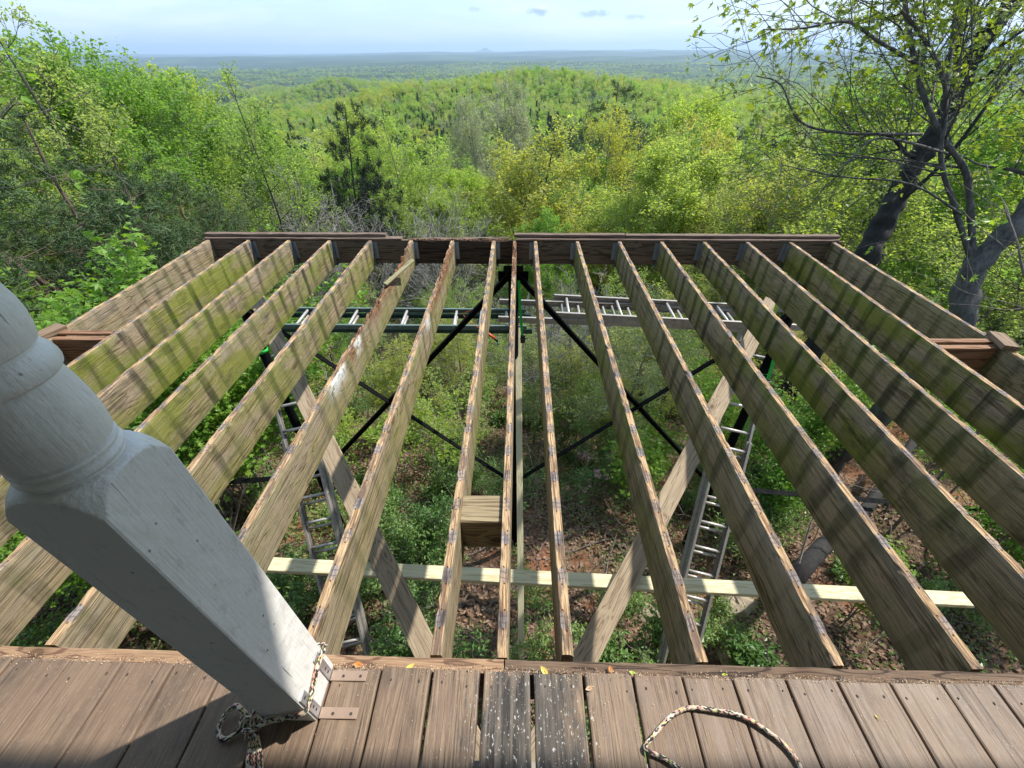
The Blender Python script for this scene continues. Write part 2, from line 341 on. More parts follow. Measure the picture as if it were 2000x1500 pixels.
MJ = joist_mat(); MBD = board_mat(); MPAINT = paint_mat(); MROPE = rope_mat()
MRIM = wood_mat('rim_board_wood', (.36, .24, .14), (.15, .085, .05), 0, .5)
MBRACE = wood_mat('grey_weathered_plank', (.45, .355, .245), (.24, .18, .12), 1, .5)
MNEW = wood_mat('fresh_pine_lumber', (.68, .63, .42), (.52, .44, .26), 1, .15, .5, .7)
MLED = wood_mat('gap_dark_joist_wood', (.125, .08, .052), (.045, .027, .018), 0, .6)
MSTRIP = wood_mat('painted_edge_strip', (.26, .18, .135), (.14, .09, .065), 0, .5)
MBLK = wood_mat('blocking_wood', (.38, .28, .17), (.16, .105, .06), 0, .5)
MRED = wood_mat('reddish_blocking_wood', (.40, .235, .14), (.17, .08, .045), 0, .5)
MGALV = metal_mat('galvanised_hanger', (.34, .37, .42), .45, .85, .5, (.16, .15, .15))
MBLACK = metal_mat('black_steel_paint', (.004, .0045, .005), .6, .0, .2, (.010, .009, .008)); MBLACK.node_tree.nodes['Principled BSDF'].inputs['Specular IOR Level'].default_value = .05
MALU = metal_mat('worn_aluminium', (.42, .39, .36), .45, .55, .55, (.20, .165, .13))
MRUNG = metal_mat('pale_rung_aluminium', (.50, .47, .44), .4, .4, .4, (.36, .32, .28))
MGRNL = metal_mat('grey_green_rail', (.15, .21, .185), .4, .3, .4, (.05, .07, .06))
MGRN = metal_mat('dark_green_fibreglass', (.012, .055, .045), .35, 0., .3, (.05, .075, .065))
MBRK = metal_mat('bracket_steel', (.48, .49, .52), .4, .8, .25, (.3, .25, .2))
MBRKB = metal_mat('bracket_brown_paint', (.33, .235, .175), .45, .1, .4, (.2, .14, .1))
MSTRAP = plain('green_strap_webbing', (.02, .45, .06), .6)
MSTRAPY = plain('lime_strap_webbing', (.35, .55, .05), .6)
MBLKP = plain('black_plastic', (.015, .015, .017), .45)
MORG = plain('orange_plastic', (.62, .10, .03), .45)
MCYAN = plain('teal_plastic', (.05, .30, .36), .5)
MSCREW = metal_mat('rusty_screw', (.06, .045, .035), .7, .3)
MCHIP = plain('pale_wood_chips', (.60, .48, .33), .9, .45)
MYEL = plain('yellow_leaf', (.62, .47, .10), .6); MORL = plain('orange_leaf', (.50, .20, .05), .6); MLIME = plain('lime_leaf', (.45, .58, .06), .6)
MBEIGE = plain('dry_tan_leaf', (.50, .33, .20), .7)
MWALL = plain('painted_siding', (.33, .32, .30), .7, .05); MCEIL = plain('porch_ceiling_paint', (.62, .62, .60), .7, .05)
MROOF = plain('roof_shingle', (.06, .055, .05), .9); MBLOCKW = plain('foundation_block', (.30, .28, .25), .9)
BARK_G = bark_mat('grey_bark', (.10, .09, .08), (.28, .26, .235))
BARK_D = bark_mat('dark_bark', (.022, .018, .016), (.075, .062, .054))
BARK_M = bark_mat('maple_bark', (.03, .027, .024), (.11, .10, .09))
BARK_X = bark_mat('black_brown_shade_bark', (.006, .005, .005), (.024, .020, .018))  # black-brown bark, darkened further to paint in the forked trunk's shaded side
BARK_P = bark_mat('pine_bark', (.06, .035, .03), (.19, .12, .10))
TWIG = bark_mat('twig_bark', (.09, .07, .06), (.24, .20, .17), 20)
LEAF = leaf_mat('spring_leaf', [(.36, .48, .10), (.26, .43, .09), (.46, .52, .16), (.18, .35, .07), (.44, .48, .23), (.38, .50, .10), (.31, .45, .16), (.42, .42, .22), (.22, .39, .08), (.42, .50, .19)], .62)
LEAFY = leaf_mat('yellow_green_leaf', [(.48, .50, .11), (.38, .46, .09), (.50, .47, .16)], .55)
LEAFW = leaf_mat('pale_blossom_leaf', [(.48, .50, .30), (.40, .42, .26)], .4, .5, (1.1, 1.1, .9))
LEAFN = leaf_mat('near_maple_leaf', [(.16, .31, .045), (.24, .39, .06), (.19, .35, .05)], .5, .35)
LEAFS = leaf_mat('shrub_leaf', [(.11, .21, .06), (.17, .28, .08), (.24, .34, .10), (.14, .24, .08)], .35, .35)
LEAFO = leaf_mat('bronze_maple_leaf', [(.24, .33, .05), (.28, .34, .06)], .5, .4, (1.2, 1.15, .5))
NEED = leaf_mat('pine_needle', [(.065, .11, .04), (.09, .14, .045), (.055, .095, .035)], .2, .6)
NEEDD = leaf_mat('dark_pine_needle', [(.022, .036, .02), (.028, .042, .022)], .15, .6)
PINK = leaf_mat('pink_blossom', [(.62, .38, .38), (.70, .48, .46)], .3, .6, (1, 1, 1))

# ------------------------------------------------------------------ mesh helpers
class MB:
    def __init__(s): s.v = []; s.f = []; s.m = []; s.n = 0; s.q = []          # q: (verts offset array of quads, material)
    def add(s, v, f, m=0):
        v = np.asarray(v, float); s.v.append(v); k = s.n
        for a in f: s.f.append(tuple(i+k for i in a)); s.m.append(m)
        s.n += len(v)
    def quads(s, v, f, m=0):
        v = np.asarray(v, float).reshape(-1, 3); s.v.append(v); s.q.append((np.asarray(f, np.int64)+s.n, m)); s.n += len(v)
    def box(s, c, d, rot=None, m=0, bev=0.):
        hx, hy, hz = (q/2 for q in d)
        if bev > 0:
            b = min(bev, hx*.9, hy*.9, hz*.9); P = []
            for sx in (-1, 1):
                for sy in (-1, 1):
                    for sz in (-1, 1):
                        P += [(sx*(hx-b), sy*(hy-b), sz*hz), (sx*(hx-b), sy*hy, sz*(hz-b)), (sx*hx, sy*(hy-b), sz*(hz-b))]
            F = []
            def I(sx, sy, sz, k): return ((sx > 0)*4+(sy > 0)*2+(sz > 0))*3+k
            for a in (-1, 1):
                F.append([I(-1, -1, a, 0), I(1, -1, a, 0), I(1, 1, a, 0), I(-1, 1, a, 0)])
                F.append([I(-1, a, -1, 1), I(1, a, -1, 1), I(1, a, 1, 1), I(-1, a, 1, 1)])
                F.append([I(a, -1, -1, 2), I(a, 1, -1, 2), I(a, 1, 1, 2), I(a, -1, 1, 2)])
                for c2 in (-1, 1):
                    F.append([I(-1, a, c2, 0), I(1, a, c2, 0), I(1, a, c2, 1), I(-1, a, c2, 1)])
                    F.append([I(a, -1, c2, 0), I(a, 1, c2, 0), I(a, 1, c2, 2), I(a, -1, c2, 2)])
                    F.append([I(a, c2, -1, 1), I(a, c2, 1, 1), I(a, c2, 1, 2), I(a, c2, -1, 2)])
                    for e in (-1, 1): F.append([I(a, c2, e, 0), I(a, c2, e, 1), I(a, c2, e, 2)])
            P = np.array(P)
        else:
            P = np.array([(x, y, z) for x in (-hx, hx) for y in (-hy, hy) for z in (-hz, hz)])
            F = [(0, 1, 3, 2), (4, 6, 7, 5), (0, 4, 5, 1), (2, 3, 7, 6), (0, 2, 6, 4), (1, 5, 7, 3)]
        if rot is not None: P = P @ np.array(rot).T
        s.add(P+np.array(c), F, m)
    def beam(s, a, b, wdt, thk, up=(0, 0, 1), m=0, bev=0.003):
        """rectangular bar from a to b: wdt across, thk along up"""
        a = np.array(a, float); b = np.array(b, float); y = b-a; Ln = np.linalg.norm(y); y /= Ln
        x = np.cross(y, up); x /= np.linalg.norm(x); z = np.cross(x, y)
        s.box((a+b)/2, (wdt, Ln, thk), np.array([x, y, z]).T, m, bev)
    def tube(s, pts, rad, sides=6, m=0, cap=True, rough=0.):
        pts = np.asarray(pts, float); n = len(pts); rad = np.broadcast_to(np.asarray(rad, float), (n,))
        t = np.gradient(pts, axis=0); t /= np.linalg.norm(t, axis=1)[:, None]+1e-12
        ref = np.array([0, 0, 1.]) if abs(t[0][2]) < .9 else np.array([1., 0, 0])
        V = []; u = np.cross(t[0], ref); u /= np.linalg.norm(u)
        ang = np.arange(sides)*2*math.pi/sides
        for i in range(n):
            u = u-t[i]*(u@t[i]); u /= np.linalg.norm(u)+1e-12; w_ = np.cross(t[i], u)
            if rough:
                rr_ = np.array([rad[i]*(1+rough*(noise.noise(Vector(tuple(pts[i]*5+np.array([math.cos(a_)*1.5, math.sin(a_)*1.5, 0]))))+.5*noise.noise(Vector((math.cos(a_)*3, math.sin(a_)*3, pts[i][2]*2+9))))) for a_ in ang])[:, None]
            else: rr_ = rad[i]
            V.append(pts[i]+rr_*(np.cos(ang)[:, None]*u+np.sin(ang)[:, None]*w_))
        V = np.concatenate(V); i = np.arange(n-1)[:, None]*sides; j = np.arange(sides)[None]; j2 = (j+1) % sides
        Fq = np.stack([i+j, i+j2, i+sides+j2, i+sides+j], -1).reshape(-1, 4)
        base = s.n; s.quads(V, Fq, m)
        if cap and sides > 4:
            s.f.append(tuple(base+k for k in range(sides-1, -1, -1))); s.m.append(m)
            s.f.append(tuple(base+(n-1)*sides+k for k in range(sides))); s.m.append(m)
    def lathe(s, prof, seg=32, m=0):
        a = np.arange(seg)*2*math.pi/seg
        V = np.concatenate([np.stack([r*np.cos(a), r*np.sin(a), np.full(seg, z)], 1) for r, z in prof])
        i = np.arange(len(prof)-1)[:, None]*seg; j = np.arange(seg)[None]; j2 = (j+1) % seg
        s.quads(V, np.stack([i+j, i+j2, i+seg+j2, i+seg+j], -1).reshape(-1, 4), m)
    def mesh(s, name, mats, smooth=False):
        me = bpy.data.meshes.new(name); V = np.concatenate(s.v)
        nq = sum(len(q) for q, _ in s.q); nl = nq*4+sum(len(f) for f in s.f)
        li = [q.reshape(-1) for q, _ in s.q]+[np.array(f) for f in s.f]
        li = np.concatenate(li).astype(np.int32); tot = np.array([4]*nq+[len(f) for f in s.f], np.int32)
        st = np.concatenate([[0], np.cumsum(tot)[:-1]]).astype(np.int32)
        me.vertices.add(len(V)); me.vertices.foreach_set('co', V.astype(np.float32).reshape(-1))
        me.loops.add(nl); me.loops.foreach_set('vertex_index', li)
        me.polygons.add(len(tot)); me.polygons.foreach_set('loop_start', st); me.polygons.foreach_set('loop_total', tot)
        mi = np.concatenate([np.full(len(q), m_) for q, m_ in s.q]+[np.array(s.m, int)]).astype(np.int32)
        for mm in mats: me.materials.append(mm)
        me.polygons.foreach_set('material_index', mi)
        me.polygons.foreach_set('use_smooth', np.full(len(tot), smooth))
        me.update(calc_edges=True); me.validate(); return me

def link(name, data, parent=None, loc=(0, 0, 0), rot=(0, 0, 0), scale=(1, 1, 1)):
    o = bpy.data.objects.new(name, data); C.objects.link(o); o.parent = parent
    o.location = loc; o.rotation_euler = rot; o.scale = scale; return o
def part(name, mb, mats, parent=None, smooth=False, loc=(0, 0, 0), rot=(0, 0, 0)):
    return link(name, mb.mesh(name, mats if isinstance(mats, list) else [mats], smooth), parent, loc, rot)
def thing(name, label, cat, loc=(0, 0, 0), rot=(0, 0, 0), group=None):
    o = link(name, None, None, loc, rot); o['label'] = label; o['category'] = cat; o.empty_display_size = .1
    if group: o['group'] = group
    return o
def struct(o, label=None): 
    o['kind'] = 'structure'
    if label: o['label'] = label
    return o
def stuff(o, label, cat=None):
    o['kind'] = 'stuff'; o['label'] = label
    if cat: o['category'] = cat
    return o

# ------------------------------------------------------------------ terrain
_RY = np.array([-60, 0, 2, 5, 12, 25, 50, 100, 180, 280, 400, 550, 750, 1000, 1400, 2000, 3000, 60000.])
_RZ = np.array([-3.0, -4.3, -4.7, -5.5, -8.6, -15., -23.5, -31, -43, -56, -72, -88, -104, -122, -140, -150, -152, -152.])
def ground(x, y):
    x = np.asarray(x, float); y = np.asarray(y, float)
    r = np.where(y > 0, np.hypot(np.maximum(np.abs(x)*.75-6, 0)*(y > 0), y), y*1.)
    z = np.interp(r, _RY, _RZ)
    z = z+62*np.exp(-(np.abs(x-30-(y-760)*.05)/400)**2.6-((y-790)/300)**2)*np.clip((r-150)/300, 0, 1)
    z = z+60*np.exp(-((x+560)/260)**2-((y-1650)/420)**2)
    z = z+np.clip((r-250)/500, 0, 1)*(5*np.sin(x/97+1.3)*np.cos(y/131)+4*np.sin(x/41+y/57))
    far = np.clip((r-3500)/6000, 0, 1)
    z = z+far*(34*np.sin(x/2700+.5)*np.sin(y/1300+1)+24*np.sin(x/1310+y/900)+14*np.sin(x/500-y/420))
    z = z+np.clip((r-9000)/9000, 0, 1)*70+np.clip((r-14000)/9000, 0, 1)*(34*np.sin(x/4100+1)+22*np.sin(x/1900+y/5000)+12*np.sin(x/830))
    return z
def ground_fine(x, y):
    return ground(x, y)+.16*np.sin(x*1.3+y*.7)*np.sin(y*1.1-x*.4)+.06*np.sin(x*4.1+1)*np.sin(y*3.7)

def floor_mat():
    m, n, b, o = new_mat('forest_floor')
    ge = n.nodes.new('ShaderNodeNewGeometry'); v = ge.outputs['Position']
    a = noisen(n, v, 9, 6, .7); c = ramp(n, a, [(.3, (.035, .022, .014)), (.5, (.10, .062, .04)), (.7, (.20, .14, .095))])
    clay = ramp(n, noisen(n, v, .45, 4, .6), [(.56, 0.), (.66, .8)])
    c = mix(n, clay, c, mix(n, a, (.15, .055, .025), (.34, .15, .075)))
    cd = n.nodes.new('ShaderNodeVectorMath'); cd.operation = 'LENGTH'; n.links.new(v, cd.inputs[0])
    farm = ramp(n, mathn(n, 'DIVIDE', cd.outputs['Value'], 1000.), [(.02, 0.), (.06, 1.)])
    fv = mapping(n, v, (1, 1, .3))
    fa = noisen(n, fv, .035, 6, .7); fb = noisen(n, fv, .0035, 4, .6)
    fc = ramp(n, fa, [(.32, (.025, .045, .014)), (.5, (.06, .10, .025)), (.68, (.12, .17, .045))])
    fc = mix(n, ramp(n, fb, [(.45, 0.), (.62, .55)]), fc, (.035, .055, .028))
    fc = mix(n, ramp(n, noisen(n, fv, .0021, 3, .5), [(.66, 0.), (.70, .6)]), fc, (.22, .22, .12))
    fc = mix(n, ramp(n, noisen(n, mapping(n, v, (.5, 1, .3)), .0009, 5, .65), [(.42, .0), (.50, .75)]), fc, (.022, .04, .022))
    c = mix(n, farm, c, fc)
    n.links.new(c, b.inputs['Base Color']); b.inputs['Roughness'].default_value = .95; b.inputs['Specular IOR Level'].default_value = .1
    bump(n, b, a, .8, .05)
    return m
MFLOOR = floor_mat()
def make_ground():
    # radial sheet: fine near the deck, coarse towards the horizon
    rr = np.concatenate([np.linspace(0, 30, 61), 30*np.exp(np.linspace(0, math.log(45000/30), 150))[1:]])
    na = 241; aa = np.linspace(0, 2*math.pi, na)[:-1]
    V = [np.array([[0, 0, 0]])]
    for r in rr[1:]: V.append(np.stack([r*np.sin(aa), r*np.cos(aa), 0*aa], 1))
    V = np.concatenate(V); V[:, 2] = ground_fine(V[:, 0], V[:, 1])
    k = na-1; F = [(0, 1+(j+1) % k, 1+j) for j in range(k)]
    b = MB(); b.add(V, F)
    i = np.arange(len(rr)-2)[:, None]*k+1; j = np.arange(k)[None]; j2 = (j+1) % k
    b.q.append((np.stack([i+j, i+j2, i+k+j2, i+k+j], -1).reshape(-1, 4), 0))
    g = part('ground', b, MFLOOR, None, True); struct(g, 'wooded hillside falling away to a wide plain')
make_ground()

# ------------------------------------------------------------------ porch floor
rng = np.random.default_rng(7); random.seed(7)
porch = link('porch_floor', None); struct(porch, 'brown painted porch floor at the edge of the opened deck')
seams = [-2.73, -2.58, -2.43, -2.28, -2.13, -1.98, -1.83, -1.68, -1.525, -1.348, -1.183, -1.026, -.871, -.7, -.543, -.402, -.253, -.105, .043, .191, .336, .479, .622, .774, .921, 1.068, 1.214, 1.36, 1.507, 1.653, 1.8, 1.95, 2.1, 2.25]
def edgeY(x): return .436-.0095*x
screw_b = MB(); screw_b.lathe([(.0001, 0), (.0042, 0), (.0038, .0008), (.0018, .0008), (.0015, -.0004), (.0001, -.0004)], 10); SCREW = screw_b.mesh('screw', [MSCREW], True)
for i in range(len(seams)-1):
    x0, x1 = seams[i], seams[i+1]; gap = .0055 if abs((x0+x1)/2) > .3 else .009
    if seams[i+1] in (-.105, .043): gap = .013
    wd = x1-x0-gap; xc = (x0+x1)/2; y1 = edgeY(xc)+rng.uniform(-.003, .003); y0 = -1.35
    # rounded plank, crosswise profile swept along Y with slight cupping
    prof = [(-wd/2, -.025), (-wd/2, -.004), (-wd/2+.0015, -.0012), (-wd/2+.005, 0), (-wd/4, -.0006), (0, -.001), (wd/4, -.0006), (wd/2-.005, 0), (wd/2-.0015, -.0012), (wd/2, -.004), (wd/2, -.025)]
    ys = [y0, -.4, 0, .2, .3, .38, y1-.002, y1]; b = MB(); V = []; cup = rng.uniform(-.001, .001)
    wob = rng.normal(0, .0008, (len(ys), 2))
    for k, yy in enumerate(ys):
        for (a, z) in prof:
            s_ = .985 if k == len(ys)-1 else 1
            V.append((a*s_+wob[k][0]*(1 if a > 0 else -1), yy, z+cup*(abs(a)/wd*2)+(-.0015 if (k == len(ys)-1 and z > -.01) else 0)))
    P = len(prof); F = [tuple(k*P+q for k, q in ((a, j), (a, (j+1) % P), (a+1, (j+1) % P), (a+1, j))) for a in range(len(ys)-1) for j in range(P)]
    F += [tuple(range(P-1, -1, -1)), tuple((len(ys)-1)*P+j for j in range(P))]
    b.add(V, F); o = part('deck_board', b, MBD, porch, False, (xc, 0, .025+rng.uniform(-.0012, .0012)), (0, 0, rng.uniform(-.001, .001)))
    for sx in (-.32, .3):
        k_ = rng.uniform(.55, 1.); link('screw', SCREW, o, (sx*wd+rng.uniform(-.012, .012), y1-.036+rng.uniform(-.012, .012), .0002), (0, 0, rng.uniform(-.5, .5)), (k_*.8, k_*1.2, 1))
# rim board, in two lengths with a butt joint
def plank(name, a, b_, wdt, thk, mat, parent=None, up=(0, 0, 1), bev=.003, rough=0., segs=1, seed=0):
    """board with its length along local Y, origin at a; ends a,b_ are the centres of its end faces"""
    a = np.array(a, float); b_ = np.array(b_, float); y = b_-a; Ln = np.linalg.norm(y); y /= Ln
    x = np.cross(y, up); x /= np.linalg.norm(x); z = np.cross(x, y)
    mb = MB()
    r_ = np.random.default_rng(seed+int(Ln*1000)); n = max(2, int(Ln/.08)) if rough else 2
    prof = [(-wdt/2+bev, -thk/2), (-wdt/2, -thk/2+bev), (-wdt/2, thk/2-bev), (-wdt/2+bev, thk/2), (wdt/2-bev, thk/2), (wdt/2, thk/2-bev), (wdt/2, -thk/2+bev), (wdt/2-bev, -thk/2)]
    V = []
    for k in range(n):
        t = k/(n-1)*Ln
        for (px, pz) in prof:
            V.append((px+r_.normal(0, rough), t, pz+r_.normal(0, rough)))
    P = 8; F = [(k*P+j, k*P+(j+1) % P, (k+1)*P+(j+1) % P, (k+1)*P+j) for k in range(n-1) for j in range(P)]+[tuple(range(7, -1, -1)), tuple((n-1)*P+j for j in range(P))]
    mb.add(V, F); me = mb.mesh(name, [mat]); o = link(name, me, parent)
    mm = Matrix.Identity(4)
    for i in range(3): mm[i][0], mm[i][1], mm[i][2], mm[i][3] = x[i], y[i], z[i], a[i]
    o.matrix_world = mm
    return o
MRIMY = wood_mat('rim_wood_lengthwise', (.42, .27, .16), (.17, .095, .06), 1, .55)
MRIMD = wood_mat('rim_wood_dark', (.20, .135, .09), (.06, .04, .03), 1, .55)
plank('rim_board', (-2.9, .455+.0095*2.9+.004, -.118), (-.042, .457, -.118), .038, .235, MRIMY, porch, rough=.0008)
plank('rim_board', (-.038, .457, -.119), (2.5, .455-.0095*2.5, -.119), .038, .235, MRIMD, porch, rough=.0008, seed=3)
for yy_ in (.02, -.38, -.79): plank('unseen_floor_joist', (-5, yy_, -.12), (5, yy_, -.12), .038, .235, MLED, porch)  # unseen joists in dark wood, added so the board gaps stay black
# debris along the joint: sawdust, bark crumbs, flakes
b = MB(); n_ = 2600
xs = rng.uniform(-1.75, 1.6, n_); ys = edgeY(xs)+rng.normal(.006, .007, n_); zs = np.where(ys > edgeY(xs), .002, .0275)
ys = np.where(rng.random(n_) < .12, edgeY(xs)-rng.exponential(.02, n_), ys); zs = np.where(ys > edgeY(xs), .003+rng.uniform(0, .012, n_)*(ys < edgeY(xs)+.012), .0272)
keep = (ys < edgeY(xs)+.034) & (np.sin(xs*9+1)+np.sin(xs*23)+rng.normal(0, .8, n_) > -.9); xs, ys, zs = xs[keep], ys[keep], zs[keep]
def chips(b, xs, ys, zs, smin, smax, m=0, tilt=.5, aspect=.35):
    n = len(xs); a = rng.uniform(0, 2*math.pi, n); L_ = rng.uniform(smin, smax, n); t = rng.normal(0, tilt, n)
    u = np.stack([np.cos(a)*np.cos(t), np.sin(a)*np.cos(t), np.sin(t)], 1)*L_[:, None]
    v = np.stack([-np.sin(a), np.cos(a), rng.normal(0, tilt*.6, n)], 1)*(L_*aspect)[:, None]
    c = np.stack([xs, ys, zs+np.abs(np.sin(t))*L_*.5+.0005], 1)
    V = np.stack([c-u/2, c+v/2, c+u/2, c-v/2], 1); b.quads(V, np.arange(n*4).reshape(-1, 4), m)
chips(b, xs, ys, zs, .0014, .0055)
n2 = 420; xx = rng.uniform(-1.2, 1.5, n2); yy = rng.uniform(.1, .43, n2); chips(b, xx, yy, np.full(n2, .0262), .0015, .0045, 0, .1)
dbr = part('sawdust', b, MCHIP); stuff(dbr, 'pale wood chips and crumbs along the porch board ends', 'debris')
b = MB(); n3 = 900; xx = rng.uniform(-1.7, 1.6, n3); yy = edgeY(xx)+rng.normal(.008, .007, n3); chips(b, xx, yy, np.where(yy > edgeY(xx), .004, .0265), .002, .009)
stuff(part('bark_crumbs', b, [MRED]), 'reddish brown bark crumbs in the joint by the board ends', 'debris')
def leaf_shape(mat, ln, wd, loc, rz, label, curl=.25):
    b = MB(); n = 7; V = []
    for i in range(n):
        t = i/(n-1); h = wd*math.sin(math.pi*min(1, t*1.02+.02))**.8/2; y = (t-.5)*ln; z = curl*ln*(t-.5)**2*1.5
        V += [(-h, y, z+h*.35), (0, y, z), (h, y, z+h*.5)]
    F = [(i*3+j, i*3+j+1, i*3+4+j, i*3+3+j) for i in range(n-1) for j in (0, 1)]
    b.add(V, F); b.tube([(0, -ln/2-ln*.25, .001), (0, -ln/2, .002), (0, 0, .0015)], .0008, 5)
    o = part('fallen_leaf', b, mat, None, True, loc, (rng.uniform(-.1, .1), rng.uniform(-.1, .1), rz)); o['label'] = label; o['category'] = 'leaf'
leaf_shape(MORL, .03, .016, (-.48, .452, .010), 1.5, 'orange fallen leaf beside the metal bracket of the white post')
leaf_shape(MYEL, .034, .015, (-.322, .446, .012), -.9, 'long yellow leaf on the rim board, between post and second joist')
leaf_shape(MYEL, .032, .017, (.079, .443, .012), .7, 'yellow curled leaf on the dark rim board near centre')
leaf_shape(MORL, .020, .013, (.276, .450, .012), .1, 'small orange leaf standing on the dark rim board')
leaf_shape(MLIME, .016, .008, (.334, .437, .029), 1.2, 'small lime green leaf at the rim board ends')
leaf_shape(MLIME, .013, .006, (.60, .436, .029), 1.5, 'tiny lime green leaf at the board ends beside the loose rope')
leaf_shape(MBEIGE, .022, .012, tuple(W(1150, 1345, .027)), 1.9, 'dry tan leaf lying on a worn porch board')
leaf_shape(MYEL, .012, .005, tuple(W(1712, 1400, .027)), .3, 'tiny yellow leaf on the porch boards at the right')

# porch roof, house wall and foundation: unseen, overhead and behind the camera
b = MB(); b.box((0, -.79, 2.56), (12, 3.9, .10)); struct(part('porch_roof', b, MCEIL), 'porch ceiling above the camera')
b = MB(); b.box((0, -1.45, .5), (12, .12, 4.1)); struct(part('unseen_house_wall', b, MWALL), 'unseen house wall behind the camera, added to block sky light')  # unseen wall, added to hold back sky light from behind the porch
b = MB(); b.box((0, .25, -3.2), (12, .2, 5.1)); struct(part('foundation_wall', b, MBLOCKW), 'foundation wall below the porch floor')

# ------------------------------------------------------------------ opened deck frame
deck = thing('deck_frame', 'weathered wooden deck frame stripped to its joists, seen from the porch', 'deck frame')
deck['label'] = 'weathered wooden deck frame stripped down to bare joists'
def farY(x): return 4.087-.0146*x
def nearY(x): return .476-.0095*x+.004
TH, DP = .038, .236
def joist(x, y0, y1, seed, moss, streak, black=0., rot=(), mold=(), label=None, wide=TH):
    n = int((y1-y0)/.028); r_ = np.random.default_rng(seed)
    prof = [(-.5, -1), (-.5, -.5), (-.5, -.06), (-.42, 0), (-.2, 0), (.0, 0), (.2, 0), (.42, 0), (.5, -.06), (.5, -.5), (.5, -1)]
    P = len(prof); V = []; ra = []; mo = []
    bow = r_.uniform(-.004, .004)
    for k in range(n+1):
        y = y0+(y1-y0)*k/n; ch = [max(0, r_.normal(-.0012, .0022)) for _ in range(2)]
        for j, (px, pz) in enumerate(prof):
            X = px*wide+bow*math.sin(math.pi*k/n); Z = pz*DP; rr = 0.; mm = 0.
            if j in (3, 7): Z -= ch[j == 7]*1.6; X -= ch[j == 7]*np.sign(px)*1.2
            if j in (2, 8): Z -= ch[j == 8]; 
            if j in (3, 4, 5, 6, 7): Z += r_.normal(0, .0005)
            for (yc, hw, dep, sd) in rot:
                e = abs(y-yc)/hw
                if e < 1 and 1 < j < 9:
                    w_ = (1-e*e)**.7
                    nz = .55+.9*noise.noise(Vector((y*14+seed, px*3.2, 1.7)))+.4*noise.noise(Vector((y*45, px*9, seed)))
                    lat = max(0., min(1., .65+px*sd*1.5)); dz = dep*w_*max(0, nz)*lat
                    if j in (2, 8): dz = max(0, dz-.0)
                    Z -= dz; X += r_.normal(0, .0022)*w_
                    rr = max(rr, min(1, dz/.010))
            for (yc, hw, zc, sd) in mold:
                e = math.hypot((y-yc)/hw, (Z-zc)/.06)
                if px > 0.3: mm = max(mm, max(0., min(1., 2.2*(1-e))))
            V.append((X, y, Z)); ra.append(rr); mo.append(mm)
    F = [(k*P+j, k*P+(j+1) % P, (k+1)*P+(j+1) % P, (k+1)*P+j) for k in range(n) for j in range(P)]
    F += [tuple(range(P-1, -1, -1)), tuple(n*P+j for j in range(P))]
    b = MB(); b.add(V, [tuple(reversed(f)) for f in F]); me = b.mesh('joist', [MJ])
    for nm, arr in (('rot', ra), ('mold', mo)):
        a = me.attributes.new(nm, 'FLOAT', 'POINT'); a.data.foreach_set('value', np.array(arr, np.float32))
    o = link('joist', me, deck, (x, 0, 0), (0, 0, 0))
    o['moss'] = float(moss); o['streak'] = float(streak); o['black'] = float(black)
    if label: o['label'] = label
    return o
JX = [-.0489+(i-7.5)*.4064 for i in range(16)]
fx = [404, 477, 556, 638, 717, 798, 881, 961, 1044.5, 1128, 1210, 1295, 1378, 1462, 1545, 1629]
moss = [.15, 1., .95, .9, .7, .45, .55, .6, .4, .8, .35, .7, .9, .45, .95, .25]
strk = [.6, .95, .9, .95, .8, .45, .6, .5, .5, .7, .75, .85, 1., .95, 1., .8]
HG = MB()       # hanger: U-shaped sheet metal with flanges
HG.box((0, -.03, -.1), (.0022, .06, .17)); HG.box((.02, -.0012, -.1), (.035, .0024, .17)); HG.box((0, -.03, -.235), (.044, .06, .0022))
HGM = HG.mesh('joist_hanger', [MGALV])
HSB = MB(); HSB.lathe([(.0001, .0025), (.003, .0025), (.0042, .0005), (.0042, 0)], 6); HS = HSB.mesh('nail', [MSCREW])
for i, X in enumerate(JX):
    kw = {}
    if i == 5: kw = dict(rot=((3.42, .42, .10, -.5), (2.75, .45, .060, -.6), (2.1, .3, .012, .3), (3.85, .16, .035, -.6)), mold=((1.90, .17, -.03, 1), (2.28, .07, -.02, 1)), label='badly rotted joist with a white mould patch and eaten top')
    if i == 6: kw = dict(rot=((3.55, .45, .040, .4), (3.0, .35, .018, .5)), mold=((2.55, .12, -.05, 1),), label='rotten joist with a split crumbling top')
    if i == 0: kw = dict(label='pale outermost joist on the left side')
    if i == 15: kw = dict(label='outermost joist on the right side with sawn edges')
    if i == 12: kw = dict(label='joist with large black mildew stain')
    o = joist(X, nearY(X)+(.012 if i == 8 else .002), farY(X)-.022, 100+i, moss[i], strk[i], black={12: 1., 11: .35, 14: .5, 4: .15}.get(i, 0.), **kw)
    if 0 < i < 15:
        sd = 1 if i < 8 else -1
        h = link('joist_hanger', HGM, o, (sd*(TH/2+.0022), farY(X)-.021, 0), (0, 0, 0), (sd, 1, 1))
# centre joist, thinner and closer between two neighbours, with rotten upper end
o = joist(-.048, nearY(0), farY(0)-.022, 130, .1, .25, rot=((3.86, .22, .05, 0.), (3.45, .22, .03, 0.)), label='narrow centre joist with a split end at the beam', wide=.036)
# splinter lying on the rotten joist
spl = MB(); pa, pb = W(752, 556, .015), W(806, 508, .035)
MSPL = wood_mat('mossy_splinter', (.30, .27, .15), (.15, .14, .07), 1, .5)
spo = plank('wood_splinter', pa, pb, .034, .018, MSPL, None, (.35, 0, 1), .004, .0012); spo['label'] = 'mossy chunk of broken board lying on the rotten joist'; spo['category'] = 'wood piece'
